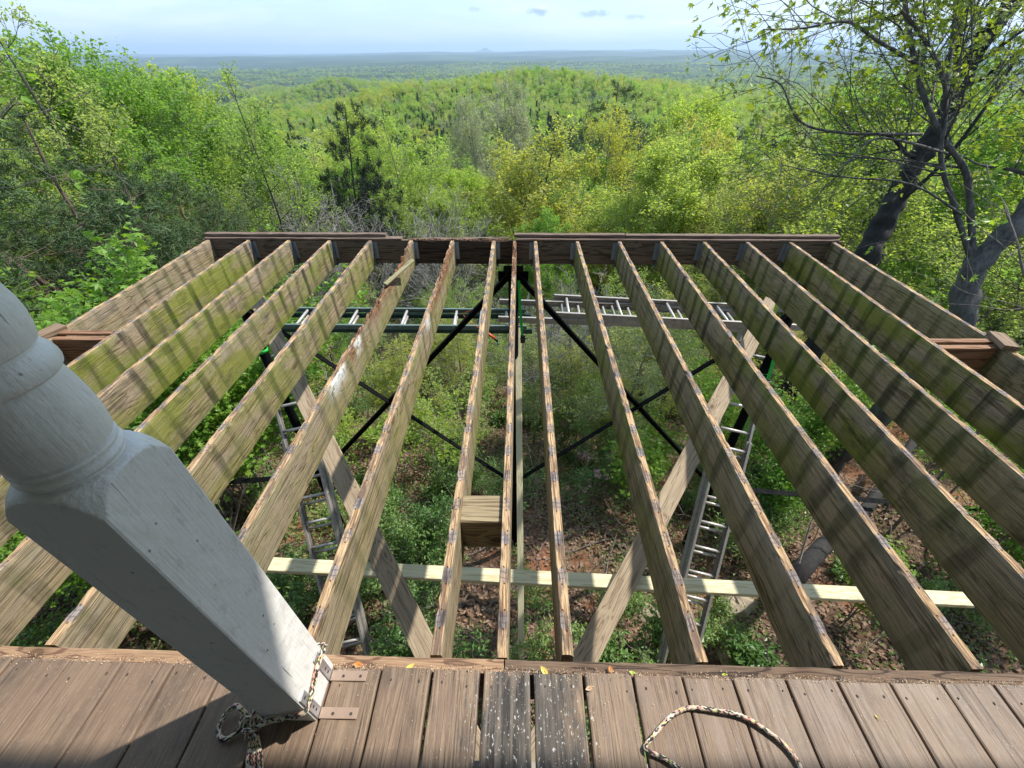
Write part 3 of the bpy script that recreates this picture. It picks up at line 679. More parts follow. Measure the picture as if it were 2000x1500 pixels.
# far rim beam and its leftover strips
plank('rim_beam', (-3.16, farY(-3.16), -.1175), (-1.06, farY(-1.06), -.1185), TH, .235, wood_mat('beam_brown', (.23, .165, .115), (.085, .055, .038), 1, .6), deck, rough=.0012)
plank('rim_beam', (-1.058, farY(-1.06), -.119), (-.06, farY(-.06), -.121), TH, .235, wood_mat('beam_rotten_dark', (.11, .07, .045), (.028, .018, .013), 1, .8), deck, rough=.0022)['label'] = 'rotten dark middle length of the far beam'
plank('rim_beam', (-.058, farY(-.06), -.119), (3.09, farY(3.09), -.1175), TH, .235, wood_mat('beam_brown_right', (.21, .15, .105), (.075, .05, .035), 1, .6), deck, rough=.0012)
MEY = wood_mat('edge_strip_paint', (.235, .165, .125), (.115, .078, .06), 1, .5)
for (a, b_, z, wd, th, oy, sd) in ((-3.14, -1.32, .034, .055, .028, .035, 1), (-3.13, -1.16, .009, .075, .018, .012, 2), (-.05, 1.02, .036, .055, .03, .035, 3), (1.03, 3.06, .034, .055, .028, .033, 4), (-.02, 3.05, .009, .075, .018, .012, 5), (-1.1, -.1, -.001, .03, .012, .02, 6)):
    plank('edge_strip', (a, farY(a)+oy, z), (b_, farY(b_)+oy, z+(.0 if sd != 6 else .012)), wd, th, MEY, deck, rough=.0011 if sd != 6 else .003, seed=sd)
# ragged splinter rubble on the rotten length of beam
b = MB(); n4 = 260; xx = rng.uniform(-1.1, -.05, n4); chips(b, xx, farY(xx)+rng.normal(.0, .012, n4), np.full(n4, .004), .008, .04, 0, .25, .2)
stuff(part('rot_crumbs', b, [MRED], deck), 'crumbled rotten wood on top of the far beam')
# blocking between joists
plank('blocking', (-.24+.005, 1.03, -.118), (-.068, 1.03, -.118), .13, .19, wood_mat('centre_block_wood', (.40, .32, .19), (.17, .12, .07), 1, .5), deck, bev=.004, rough=.0008)
MBX = wood_mat('red_blocking', (.36, .20, .115), (.15, .075, .045), 1, .5)
for a, b_, y in ((JX[0]+.02, JX[1]-.02, 2.31), (JX[14]+.02, JX[15]-.02, 2.24)):
    plank('blocking', (a, y, -.125), (b_, y, -.125), .04, .22, MBX, deck, rough=.0008)
    plank('blocking', (a, y+.05, -.008), (b_, y+.05, -.008), .04, .018, MBX, deck, rough=.001)
for x, y in ((JX[15]+.01, 2.23), (JX[0]-.02, 2.30)):
    plank('post_stub', (x-.02, y-.06, .016), (x+.03, y+.11, .014), .085, .032, wood_mat('stub_wood', (.30, .21, .14), (.15, .10, .065), 1, .5), deck, rough=.0012)

# ------------------------------------------------------------------ white turned porch post
PX0, PX1, PY0, PY1 = -.685, -.548, .313, .447
PC = ((PX0+PX1)/2, (PY0+PY1)/2)
post = thing('porch_post', 'white painted turned porch post with a square lower shaft', 'post', (PC[0], PC[1], .025))
hx, hy = (PX1-PX0)/2, (PY1-PY0)/2
prof = [(.12, .025), (.12, .3), (.12, .6), (.12, .90), (.104, .955), (.097, .962), (.0925, .969), (.088, .980), (.082, .991), (.075, 1.0), (.066, 1.0065), (.0575, 1.0095), (.0565, 1.0095), (.0562, 1.013), (.0585, 1.0155), (.061, 1.019), (.061, 1.0225), (.0575, 1.0265), (.0555, 1.028), (.0555, 1.0295), (.0592, 1.032), (.0602, 1.0355), (.0592, 1.0385), (.0552, 1.0415), (.0548, 1.0435), (.0598, 1.0455), (.0612, 1.055), (.0625, 1.07), (.063, 1.085), (.0625, 1.10), (.061, 1.115), (.0592, 1.13), (.0572, 1.143), (.0555, 1.148), (.0545, 1.1495), (.0595, 1.1505), (.0625, 1.154), (.0638, 1.159), (.0636, 1.165), (.062, 1.172), (.0580, 1.179), (.0535, 1.184), (.0530, 1.187), (.0575, 1.190), (.060, 1.198), (.062, 1.207), (.0635, 1.22), (.0632, 1.235), (.060, 1.255), (.054, 1.30), (.050, 1.36), (.046, 1.5), (.044, 1.65), (.044, 1.85), (.055, 1.9), (.055, 1.95), (.12, 2.02), (.12, 2.51)]; prof = [(r, z-.025) for r, z in prof]
seg = 176; b = MB(); V = []
# finer z sampling between shoulder points
pr = np.array(prof); pr2 = [tuple(pr[0])]
for k in range(1, len(pr)):
    m_ = max(1, int(abs(pr[k][1]-pr[k-1][1])/.0025)) if .90 < pr[k][1] < 1.3 else 2
    for q in range(1, m_+1): pr2.append(tuple(pr[k-1]+(pr[k]-pr[k-1])*q/m_))
for (r, z) in pr2:
    for j in range(seg):
        a = 2*math.pi*j/seg; ca, sa = math.cos(a), math.sin(a)
        pw = 60; sq = ((abs(ca)/hx)**pw+(abs(sa)/hy)**pw)**(-1/pw)
        q = min(r, sq); V.append((q*ca, q*sa, z))
i = np.arange(len(pr2)-1)[:, None]*seg; j = np.arange(seg)[None]; j2 = (j+1) % seg
b.quads(V, np.stack([i+j, i+j2, i+seg+j2, i+seg+j], -1).reshape(-1, 4))
shaft = part('shaft', b, MPAINT, post, True)
try:
    shaft.data.set_sharp_from_angle(angle=R_(24))
except Exception: pass
def bracket(y, loc_part):
    b = MB(); b.box((.0015, 0, .078), (.003, .026, .150), bev=.001)
    o = part('bracket', b, MBRK, post, False, (hx+.0006, y-PC[1], 0)); 
    b2 = MB(); b2.box((.056, 0, .0028), (.104, .026, .0034), bev=.001); part('bracket_foot', b2, MBRKB, o)
    for s in (.04, .09): link('screw', SCREW, o, (s, rng.uniform(-.002, .002), .0046))
    for s in (.035, .06, .135): q = link('screw', SCREW, o, (.0032, 0, s), (0, R_(90), 0))
bracket(.424-.006, 0); bracket(.330, 1)
# left side bracket, just peeking out
b = MB(); b.box((-.03, 0, .0025), (.05, .026, .0034), bev=.001); part('bracket', b, MBRK, post, False, (-hx, .03, 0))

# ------------------------------------------------------------------ ropes
def smooth(P, n=12, closed=False):
    P = np.array(P, float); out = []
    Q = np.concatenate([[2*P[0]-P[1]], P, [2*P[-1]-P[-2]]])
    for i in range(1, len(Q)-2):
        for k in range(n):
            t = k/n; a, b_, c, d = Q[i-1], Q[i], Q[i+1], Q[i+2]
            out.append(.5*((2*b_)+(-a+c)*t+(2*a-5*b_+4*c-d)*t*t+(-a+3*b_-3*c+d)*t**3))
    out.append(P[-1]); return np.array(out)
def rope_mesh(name, paths, r=.0068):
    b = MB(); uv = []
    S = 12
    me_paths = []
    for P in paths:
        P = smooth(P, 14); n = len(P)
        t = np.gradient(P, axis=0); t /= np.linalg.norm(t, axis=1)[:, None]+1e-12
        u = np.cross(t[0], [0, 0, 1.]); u = u/np.linalg.norm(u) if np.linalg.norm(u) > 1e-3 else np.array([1., 0, 0])
        ang = np.arange(S)*2*math.pi/S; V = []; ll = np.concatenate([[0], np.cumsum(np.linalg.norm(np.diff(P, axis=0), axis=1))])
        for i in range(n):
            u = u-t[i]*(u@t[i]); u /= np.linalg.norm(u); w_ = np.cross(t[i], u)
            V.append(P[i]+r*(1+.05*math.sin(ll[i]*900))*(np.cos(ang)[:, None]*u+np.sin(ang)[:, None]*w_))
        V = np.concatenate(V); i = np.arange(n-1)[:, None]*S; j = np.arange(S)[None]; j2 = (j+1) % S
        b.quads(V, np.stack([i+j, i+j2, i+S+j2, i+S+j], -1).reshape(-1, 4))
        for a in range(n-1):
            for q in range(S): uv += [(ll[a]*100, q/S), (ll[a]*100, (q+1)/S), (ll[a+1]*100, (q+1)/S), (ll[a+1]*100, q/S)]
    me = b.mesh(name, [MROPE], True); l = me.uv_layers.new(name='UVMap'); l.data.foreach_set('uv', np.array(uv, np.float32).reshape(-1))
    return me
rp = [(.40, .17, .033), (.42, .228, .033), (.378, .246, .033), (.336, .262, .034), (.338, .275, .034), (.372, .302, .033), (.417, .334, .034), (.472, .354, .033), (.547, .349, .033), (.611, .337, .033), (.666, .305, .033), (.702, .269, .033), (.715, .22, .033), (.70, .12, .033), (.62, .02, .033)]
rp[0] = (.47, .15, .033); rp[1] = (.425, .215, .033)
ro = link('rope_length', rope_mesh('rope_length', [rp], .0058)); ro['label'] = 'loose length of patterned cord curving on the bare porch boards'; ro['category'] = 'rope'
kx, ky, kz = -.708, .300, .055
e = .008
loop = [(PX1+e, PY1+e, .150), (PX1+e, .40, .155), (PX1+e, .36, .142), (PX1+e*.9, PY0+.008, .128), (PX1-.006, PY0-e, .122), (-.60, PY0-e-.001, .092), (-.65, PY0-e-.004, .072), (kx+.02, ky-.008, .064), (kx, ky, kz)]
back = [(PX1+e, PY1+e, .150), (-.60, PY1+e, .150), (PX0-e, PY1+e, .140), (PX0-e, .38, .12), (PX0-e, PY0, .09), (kx, ky+.01, kz+.01)]
knot = []
for k in range(30):
    a = k/29*2*math.pi*2.6; knot.append((kx+.020*math.cos(a)*(1-.2*k/29), ky-.004+.015*math.sin(a), kz-.008+.014*math.sin(a*1.5+.6)+.006*k/29))
knot2 = []
for k in range(22):
    a = k/21*2*math.pi*1.7; knot2.append((kx+.002+.011*math.cos(a), ky-.010+.017*math.sin(a*1.1), kz-.004+.020*math.sin(a+1.2)))
ear = [(kx, ky, kz-.005), (-.745, .325, .062), (-.772, .335, .055), (-.797, .318, .040), (-.800, .290, .035), (-.782, .270, .034), (-.758, .272, .036), (-.742, .290, .042), (-.74, .315, .05), (-.722, .312, .05), (kx, ky, kz-.005)]
tails = [[(kx, ky-.01, kz-.01), (-.694, .275, .044), (-.684, .25, .034), (-.668, .222, .033), (-.656, .19, .033), (-.66, .12, .033), (-.69, .02, .033)],
         [(kx+.008, ky-.01, kz-.012), (-.684, .272, .05), (-.672, .25, .036), (-.655, .222, .033), (-.643, .19, .033), (-.642, .12, .033), (-.66, .02, .033)],
         [(kx-.01, ky-.012, kz-.01), (-.701, .27, .04), (-.695, .25, .034), (-.680, .222, .046), (-.655, .19, .045), (-.65, .12, .045), (-.67, .02, .045)]]
tr = link('tied_rope', rope_mesh('tied_rope', [loop, back, knot, knot2, ear]+tails, .0066)); tr['label'] = 'patterned cord knotted around the base of the white post'; tr['category'] = 'rope'

# ------------------------------------------------------------------ steel support frame
sf = thing('steel_frame', 'black steel support frame with cross braces below the joists', 'support frame', (0, 3.95, -5))
def rel(p, o): return np.array(p)-np.array(o)
O = np.array([0, 3.95, -5.])
for X in (-2.945, -.06, 2.86):
    b = MB(); zb = ground(X, 3.95)-.2; b.tube([rel((X, 3.96, zb), O), rel((X, 3.96, -2.5), O), rel((X, 3.96, -.27), O)], .053, 20)
    o = part('post', b, MBLACK, sf, True)
    b = MB(); b.box(rel((X, 3.97, -.252), O), (.2, .16, .012)); part('cap_plate', b, MBLACK, o)
    b = MB(); b.tube([rel((X, 3.96, -1.55), O), rel((X, 3.96, -1.50), O)], .062, 20); part('collar', b, MBLACK, o)
def angle_iron(a, b_, parent, nm='cross_brace', s=.062):
    mb = MB(); a = rel(a, O); b_ = rel(b_, O)
    mb.beam(a, b_, .008, s, (0, 0, 1), 0, .001); y = (b_-a)/np.linalg.norm(b_-a); x = np.cross(y, [0, 0, 1]); x /= np.linalg.norm(x); z = np.cross(x, y)
    sg = 1 if x[1] < 0 else -1
    mb.beam(a+x*sg*.03+z*s*.5, b_+x*sg*.03+z*s*.5, s, .008, tuple(z), 0, .001); part(nm, mb, MBLACK, parent)
angle_iron((-.09, 3.90, -.27), (-2.88, 3.90, -3.36), sf); angle_iron((-2.88, 3.87, -.62), (-.10, 3.87, -3.44), sf)
angle_iron((-.03, 3.90, -.27), (2.80, 3.90, -3.52), sf); angle_iron((2.82, 3.87, -.66), (-.02, 3.87, -3.42), sf)
angle_iron((-2.95, 3.95, -3.45), (-5.2, 3.95, -3.70), sf, 'outrigger', .09); angle_iron((2.9, 3.95, -3.64), (7.6, 3.95, -4.18), sf, 'outrigger', .09)
b = MB(); b.box(rel((-.06, 3.92, -.30), O), (.30, .012, .10)); part('gusset', b, MBLACK, sf)

# ------------------------------------------------------------------ timber braces and new lumber
def ext(a, b_, t): a = np.array(a); b_ = np.array(b_); return a+(b_-a)*t
A_, B_ = np.array([-2.80, 4.02, -.60]), np.array([-.56, .989, -1.562])
o = plank('timber_brace', ext(A_, B_, 0), ext(A_, B_, 1.18), .150, .04, MBRACE, None, (-.1, -.2, 1), .003, .0008); o['label'] = 'grey plank brace slanting down from the left steel post'; o['category'] = 'brace'
A_, B_ = np.array([2.70, 4.10, -.66]), np.array([.42, .994, -1.581])
o = plank('timber_brace', ext(A_, B_, 0), ext(A_, B_, 1.18), .150, .04, MBRACE, None, (.1, -.2, 1), .003, .0008, seed=5); o['label'] = 'grey plank brace slanting down from the right steel post'; o['category'] = 'brace'
a, b_ = W(520, 1103, d=2.97), W(1893, 1172, d=2.97)
o = plank('lumber_board', a, b_, .098, .038, MNEW, None, (0, 0, 1), .003); o['label'] = 'fresh pale pine board lying crosswise beneath the joists'; o['category'] = 'board'
a, b_ = W(1012, 640, d=4.8), W(1018.5, 1330, d=4.8)
o = plank('lumber_board', a, b_, .070, .04, MNEW, None, (0, -1, 1), .003, seed=9); o['label'] = 'thin pale new stick running lengthwise beside the centre joist'; o['category'] = 'board'

# ------------------------------------------------------------------ ladders
def ladder(name, label, a, b_, width, rail_m, depth=.075, up=(0, 0, 1), sections=((0., 1., 0.),), step=.305, rung_r=.016, group=None):
    """extension ladder; a,b_ = foot and head of its centre line; sections = (start, end, offset along up)"""
    a = np.array(a, float); b_ = np.array(b_, float); y = b_-a; Ln = np.linalg.norm(y); y /= Ln
    x = np.cross(y, up); x /= np.linalg.norm(x); z = np.cross(x, y)
    t = thing(name, label, 'ladder', tuple(a), (0, 0, 0), group)
    for k, (s0, s1, off) in enumerate(sections):
        wd = width-(.05*k)
        for sg in (-1, 1):
            mb = MB(); p0 = y*s0*Ln+z*off+x*sg*wd/2; p1 = y*s1*Ln+z*off+x*sg*wd/2
            mb.beam(p0, p1, .006, depth, tuple(z), 0, .001)
            for e_ in (-1, 1): mb.beam(p0+z*e_*(depth/2-.002)-x*sg*.012, p1+z*e_*(depth/2-.002)-x*sg*.012, .028, .005, tuple(z), 0, .001)
            # rung plugs standing proud of the web
            s_ = s0*Ln+.15
            while s_ < s1*Ln-.05:
                c = y*s_+z*off+x*sg*(wd/2+.004); mb.tube([c, c+x*sg*.006], .016, 8); s_ += step
            part('rail', mb, rail_m[k] if isinstance(rail_m, list) else rail_m, t)
        s_ = s0*Ln+.15
        while s_ < s1*Ln-.05:
            mb = MB(); c = y*s_+z*off; mb.tube([c-x*(wd/2-.005), c+x*(wd/2-.005)], rung_r, 8); part('rung', mb, MRUNG, t, True); s_ += step
    return t
hz = -1.0
ladder('ladder', 'dark green fibreglass ladder laid flat below the left joists', (-3.05, 4.36, hz-.02), (.15, 4.40, hz-.06), .42, [MGRNL, MGRN], .055, sections=((0, .98, 0.), (.0, 1.0, -.062)))
ladder('ladder', 'short grey aluminium ladder laid flat across the centre post', (-.24, 4.40, hz+.06), (1.75, 4.42, hz-.02), .44, MALU, .07, sections=((0, 1., 0.),))
ladder('ladder', 'long grey aluminium ladder laid flat below the right joists', (.42, 4.44, hz+.10), (3.30, 4.40, hz-.04), .46, MALU, .07, sections=((0, 1., 0.), (.05, .78, -.075)))
for (p0, p1, lab) in (((-2.93, 4.30, -1.12), (-1.93, 1.75, -4.62), 'aluminium extension ladder leaning beside the left steel post'), ((2.82, 4.30, -1.12), (1.86, 1.75, -4.62), 'brown weathered extension ladder leaning beside the right steel post')):
    ladder('ladder', lab, p1, p0, .42, MALU, .07, (0, -1, 1), ((0., .98, 0.), (0.02, .70, .075)), rung_r=.017)

# ------------------------------------------------------------------ straps, clamp
def strap(label, pts, mat, wd=.028):
    b = MB(); P = smooth(pts, 6)
    for k in range(len(P)-1): b.beam(P[k], P[k+1], wd, .004, (0.02, -1, .03), 0, .0005)
    o = thing('strap', label, 'strap', tuple(P[0])); part('webbing', b, mat, o, False, tuple(-P[0]))
    c = MB(); m_ = P[-1]; c.box(m_-P[0], (.05, .04, .09), bev=.006); c.tube([m_-P[0]+np.array([-.03, -.03, .02]), m_-P[0]+np.array([.035, -.03, .02])], .008, 8); part('buckle', c, MBLKP, o)
strap('green ratchet strap hanging down the centre post', [W(1013, 548, Y=3.84), W(1016, 600, Y=3.84), W(1019, 645, Y=3.84), W(1021, 662, Y=3.84)], MSTRAP)
strap('lime green strap around the right ladder end', [W(1524, 578, Y=3.86), W(1511, 615, Y=3.86), W(1498, 652, Y=3.86)], MSTRAPY, .04)
strap('green strap on the lower right steel post', [W(1512, 700, Y=3.86), W(1506, 722, Y=3.86), W(1497, 746, Y=3.86)], MSTRAP, .04)
for (X, z, lab) in ((-2.945, -1.22, 'green strap band wrapped around the left steel post'), (2.86, -1.52, 'green strap band wrapped around the right steel post')):
    b = MB(); b.lathe([(.0545, -.022), (.058, -.022), (.058, .022), (.0545, .022)], 20); o = part('strap_band', b, MSTRAP, None, True, (X, 3.96, z)); o['label'] = lab; o['category'] = 'strap'
cl = thing('clamp', 'orange handled tool hanging by a wire beside the centre post', 'tool', tuple(W(952, 650, Y=4.0)))
b0 = W(952, 650, Y=4.0)
b = MB(); b.tube([W(952, 650, Y=4.0)-b0, W(966, 661, Y=4.0)-b0], [.014, .017], 10); part('handle', b, MORG, cl, True)
b = MB(); b.tube([W(966, 661, Y=4.0)-b0, W(972, 667, Y=4.0)-b0], [.018, .014], 10); part('grip', b, MBLKP, cl, True)
b = MB(); b.tube([W(972, 667, Y=4.0)-b0, W(972, 674, Y=4.0)-b0], .008, 8); part('tip', b, MCYAN, cl, True)
b = MB(); b.tube(smooth([W(952, 650, Y=4.0)-b0, W(935, 640, Y=4.05)-b0, W(905, 615, Y=4.1)-b0, W(920, 606, Y=4.1)-b0], 6), .003, 5); part('wire', b, MORG, cl)
# ------------------------------------------------------------------ vegetation: growing
def unit(v): return v/(np.linalg.norm(v)+1e-12)
def grow(limbs, rs, maxlev, P):
    """limbs: (points, r0, r1, level, clear) ; returns every limb and the anchors leaves grow from"""
    out = []; anchors = []; queue = list(limbs)
    while queue:
        pts, r0, r1, lev, clear = queue.pop(0)
        pts = np.asarray(pts, float); out.append((pts, r0, r1, lev))
        seglen = np.linalg.norm(np.diff(pts, axis=0), axis=1); Ln = seglen.sum(); cum = np.concatenate([[0], np.cumsum(seglen)])/Ln
        def at(t):
            i = min(len(pts)-2, int(np.searchsorted(cum, t, 'right')-1)); f = (t-cum[i])/(cum[i+1]-cum[i]+1e-9)
            return pts[i]+(pts[i+1]-pts[i])*f, unit(pts[i+1]-pts[i]), r0+(r1-r0)*t
        if lev >= P['leaf_from']:
            k = max(1, int(Ln*P['leaf_density']*(1 if lev == maxlev else .5)))
            for t in rs.uniform(.25 if lev == maxlev else .5, 1, k): anchors.append(at(t)[0])
            anchors.append(pts[-1])
        if lev < maxlev:
            n = P['n'][lev]; n = max(1, int(n*(P['lenref'][lev] and min(2.2, Ln/P['lenref'][lev]))+.5))
            for q in range(n):
                t = clear+(1-clear)*((q+rs.uniform(0, 1))/n); p, d, r = at(min(.985, t))
                az = rs.uniform(0, 2*math.pi) if lev > 0 else q*2.4+rs.normal(0, .4)
                a = unit(np.cross(d, [math.cos(az), math.sin(az), .37])); ang = R_(rs.normal(P['ang'][lev], 9))
                dd = unit(d*math.cos(ang)+a*math.sin(ang)); dd[2] += P['up'][lev]; dd = unit(dd)
                rel_ = (t-clear)/(1-clear+1e-6); shape = P['shape'](rel_) if lev == 0 else (1-.45*rel_)
                Lc = P['len'][lev]*(P['lenref'][0] if lev == 0 else Ln)*shape*rs.uniform(.75, 1.2)
                m_ = 5 if lev == 0 else 4; cp = [p]; cd = dd.copy()
                for s in range(m_-1):
                    cd = unit(cd+rs.normal(0, P['wob'], 3)+np.array([0, 0, P['trop'][lev]])); cp.append(cp[-1]+cd*Lc/(m_-1))
                rc = min(r*.7, max(P['rmin'], r*P['rr'][lev]))
                queue.append((np.array(cp), rc, max(P['rmin']*.6, rc*.3), lev+1, P['cclear']))
    return out, np.array(anchors)
def limbs_mb(b, limbs, m=0, minr=0., hero_=False):
    for pts, r0, r1, lev in limbs:
        if r0 < minr: continue
        n = len(pts)
        if hero_ and lev <= 1: b.tube(smooth(pts, 4), np.linspace(r0, r1, (n-1)*4+1), 16, m, False, .35)
        else: b.tube(pts, np.linspace(r0, r1, n), (9, 6, 4, 3, 3)[lev], m, False)
def leaves(b, anchors, per, spread, size, aspect, rs, m=0, upbias=.6, droop=0., lobes=1, fold=.18):
    A = np.repeat(anchors, per, 0); n = len(A)
    A = A+rs.normal(0, spread, (n, 3))
    az = rs.uniform(0, 2*math.pi, n); el = rs.normal(-droop, .45, n)
    u = np.stack([np.cos(az)*np.cos(el), np.sin(az)*np.cos(el), np.sin(el)], 1)
    nm = rs.normal(0, 1, (n, 3)); nm[:, 2] += upbias*2
    v = np.cross(nm, u); v /= np.linalg.norm(v, axis=1)[:, None]+1e-9; w_ = np.cross(u, v)
    L_ = size*rs.uniform(.6, 1.35, n)[:, None]; h = L_*aspect*.5
    if lobes == 1:
        V = np.stack([A, A+u*L_*.45+v*h+w_*L_*fold, A+u*L_, A+u*L_*.45-v*h+w_*L_*fold], 1)
        b.quads(V, np.arange(n*4).reshape(-1, 4), m)
    else:        # a lobed leaf: one outline of pointed lobes fanned from the stem
        Q = []
        tips = [(-1.15, .62), (-.58, .88), (0, 1.), (.58, .88), (1.15, .62)]
        ring = [A]
        cols = []
        for i, (a, l) in enumerate(tips):
            cols.append(A+(u*math.cos(a)+v*math.sin(a))*L_*l+w_*L_*.10*abs(a))
            if i < 4:
                a2 = (a+tips[i+1][0])/2; cols.append(A+(u*math.cos(a2)+v*math.sin(a2))*L_*.46)
        V = np.stack([A]+cols, 1); k = 10; base = np.arange(n)[:, None]*k
        # quads: stem, valley/edge, tip, valley
        F = np.stack([np.stack([0*base[:, 0], 0*base[:, 0]+max(1, 2*i), 0*base[:, 0]+2*i+1, 0*base[:, 0]+min(9, 2*i+2)], 1) for i in range(5)], 1)
        # end lobes have no outer valley: use the stem side as a thin flare
        V[:, 0] = A; F[:, 0] = [0, 1, 2, 2]; F[:, 0] = [0, 0, 1, 2]; F[:, 4] = [0, 8, 9, 9]
        F = F+base[:, None, :]
        Fm = F[:, 1:4].reshape(-1, 4)
        V2 = V.reshape(-1, 3); off = b.n; b.quads(V2, Fm, m)
        T = np.stack([np.stack([base[:, 0], base[:, 0]+1, base[:, 0]+2], 1), np.stack([base[:, 0], base[:, 0]+8, base[:, 0]+9], 1)], 1).reshape(-1, 3)+off
        b.f += [tuple(t) for t in T.tolist()]; b.m += [m]*len(T)
def needles(b, anchors, per, ln, wd, rs, m=0, spread=.05):
    A = np.repeat(anchors, per, 0); n = len(A); A = A+rs.normal(0, spread, (n, 3))
    u = rs.normal(0, 1, (n, 3)); u[:, 2] += .5; u /= np.linalg.norm(u, axis=1)[:, None]
    v = np.cross(u, rs.normal(0, 1, (n, 3))); v /= np.linalg.norm(v, axis=1)[:, None]; L_ = ln*rs.uniform(.7, 1.2, n)[:, None]
    V = np.stack([A-v*wd/2, A+v*wd/2, A+u*L_+v*wd*.2, A+u*L_-v*wd*.2], 1); b.quads(V, np.arange(n*4).reshape(-1, 4), m)

def trunk_pts(h, rs, lean=.02, wob=.012, n=9):
    p = [np.zeros(3)]; d = unit(np.array([rs.normal(0, lean), rs.normal(0, lean), 1]))
    for i in range(n-1):
        d = unit(d+rs.normal(0, wob*4, 3)*np.array([1, 1, .2])+np.array([0, 0, .05])); p.append(p[-1]+d*h/(n-1))
    p = np.array(p); p[:, 2] *= h/p[-1][2]; return p
def decid(seed, h=13., n1=26, spread=.30, bare=0., leafm=LEAF, bark=BARK_G, per=8, size=.125, shape=None, forks=1, r0=None, clear=.30, density=1., twigs=True):
    rs = np.random.default_rng(seed)
    shape = shape or (lambda t: (.55+.75*math.sin(math.pi*min(1, t*.9+.12)))*(1.02-.62*t))
    P = dict(n=[n1, 7, 5], lenref=[h, 1.7, .9], len=[spread, .5, .5], ang=[58, 44, 42], up=[.12, .12, .05], trop=[.09, .05, .02], wob=.14,
             rr=[.42, .5, .5], rmin=.010, leaf_from=3, leaf_density=3.2*density, shape=shape, cclear=.22)
    r0 = r0 or h*.0085
    limbs = [(trunk_pts(h, rs), r0, .012, 0, clear)]
    if forks > 1:
        for k in range(forks-1):
            t = trunk_pts(h*rs.uniform(.7, .92), rs, .12); a = rs.uniform(0, 6.28)
            t = t+np.outer(np.linspace(0, 1, len(t))**.8, [math.cos(a)*h*.12, math.sin(a)*h*.12, 0]); limbs.append((t, r0*.75, .012, 0, clear+.1))
        P['n'][0] = int(n1*.7)
    lm, an = grow(limbs, rs, 3, P)
    tb = MB(); limbs_mb(tb, lm)
    cb = MB()
    if bare < 1:
        a = an[rs.random(len(an)) > bare]; leaves(cb, a, per, .10, size, .62, rs)
        cm = cb.mesh('crown', [leafm])
    else: cm = None
    return tb.mesh('trunk', [bark]), cm, h
def pine(seed, h=13., dark=False, n1=34, clear=.35, thin=1.):
    rs = np.random.default_rng(seed)
    P = dict(n=[n1, 7, 3], lenref=[h, 1.6, .7], len=[.27, .38, .5], ang=[80, 50, 45], up=[0.05, .08, .1], trop=[.03, .06, .1], wob=.13,
             rr=[.30, .5, .5], rmin=.008, leaf_from=2, leaf_density=2.6*thin, shape=lambda t: (.45+.8*math.sin(math.pi*min(1, t+.18)))*((1.05-.6*t) if not dark else (1.0-.35*t))*rs.uniform(.5, 1.2), cclear=.35)
    lm, an = grow([(trunk_pts(h, rs, .04, .02), h*.0095, .02, 0, clear)], rs, 3, P)
    for k in range(14):     # dead snags low on the trunk
        z = rs.uniform(.12, clear)*h; a = rs.uniform(0, 6.28); L_ = rs.uniform(.4, 1.6)
        p0 = np.array([0, 0, z]); lm.append((np.array([p0, p0+np.array([math.cos(a)*L_*.5, math.sin(a)*L_*.5, .02]), p0+np.array([math.cos(a)*L_, math.sin(a)*L_, -.1])]), .018, .006, 2))
    tb = MB(); limbs_mb(tb, lm); cb = MB(); needles(cb, an, 11, .17, .022, rs)
    return tb.mesh('trunk', [BARK_P if not dark else BARK_D]), cb.mesh('crown', [NEEDD if dark else NEED]), h

# prototype meshes, each used by many trees
T_MID = [decid(11, 13, 26), decid(12, 14, 30, .27, clear=.25), decid(13, 12, 24, .33, forks=2), decid(14, 15, 30, .24, per=6, clear=.35), decid(15, 12.5, 26, .31, per=8), decid(16, 13, 22, .34, per=5, density=.8, forks=2)]
T_THIN = [decid(21, 14, 20, .22, .15, per=4, size=.12, bark=BARK_D), decid(22, 12, 22, .25, .1, per=4, size=.12), decid(23, 13, 18, .24, .2, per=4, size=.11, leafm=LEAFY)]
T_YEL = [decid(31, 11, 24, .26, leafm=LEAFY, per=6, size=.13, bark=BARK_D), decid(32, 13, 26, .28, leafm=LEAFY, per=5, size=.12)]
T_WHT = [decid(41, 15, 26, .26, leafm=LEAFW, per=5, size=.12)]
T_BARE = [decid(51, 9, 22, .30, 1., bark=BARK_G, clear=.2, forks=3), decid(52, 8, 22, .34, 1., bark=BARK_G, clear=.15, forks=2)]
T_PINE = [pine(61), pine(62, 14, False, 38, .3), pine(63, 12, False, 30, .4)]
T_DARK = [pine(64, 12, True, 52, .22, 1.2)]

used = set()
def put_tree(proto, x, y, z, sc, rz, name, label, cat='tree', group=None, sxy=None, tilt=(0, 0)):
    tm, cm, h = proto
    t = thing(name, label, cat, (x, y, z), (tilt[0], tilt[1], rz), group); s = sxy or sc; t.scale = (s, s, sc)
    link('trunk', tm, t)
    if cm: link('crown', cm, t)
    return t
def hero(proto, px, py, Y, name, label, rz=0., wide=1., tilt=(0, 0), group=None):
    """a tree whose top shows at photograph point (px,py) and which stands Y metres out"""
    T = W(px, py, Y=Y); g = float(ground(T[0], T[1]))-.15; h = T[2]-g; sc = h/proto[2]
    return put_tree(proto, T[0], T[1], g, sc, rz, name, label, 'tree', group, sc*wide if sc < 1.6 else 1.5*wide, tilt), T
placed = []
def H(*a, **k):
    o, T = hero(*a, **k); placed.append((T[0], T[1])); return o
H(T_YEL[0], 1012, 262, 24, 'yellow_green_tree', 'rounded pale yellow-green tree in front of the far beam at centre', 1.0, 1.25)
H(T_YEL[1], 1203, 215, 40, 'yellow_tree', 'bright yellow-leaved tree below the dark pine on the right', 2., .8)
H(T_PINE[0], 1205, 168, 50, 'pine_tree', 'broad dark pine standing behind the bright yellow tree', .5, 1.9)
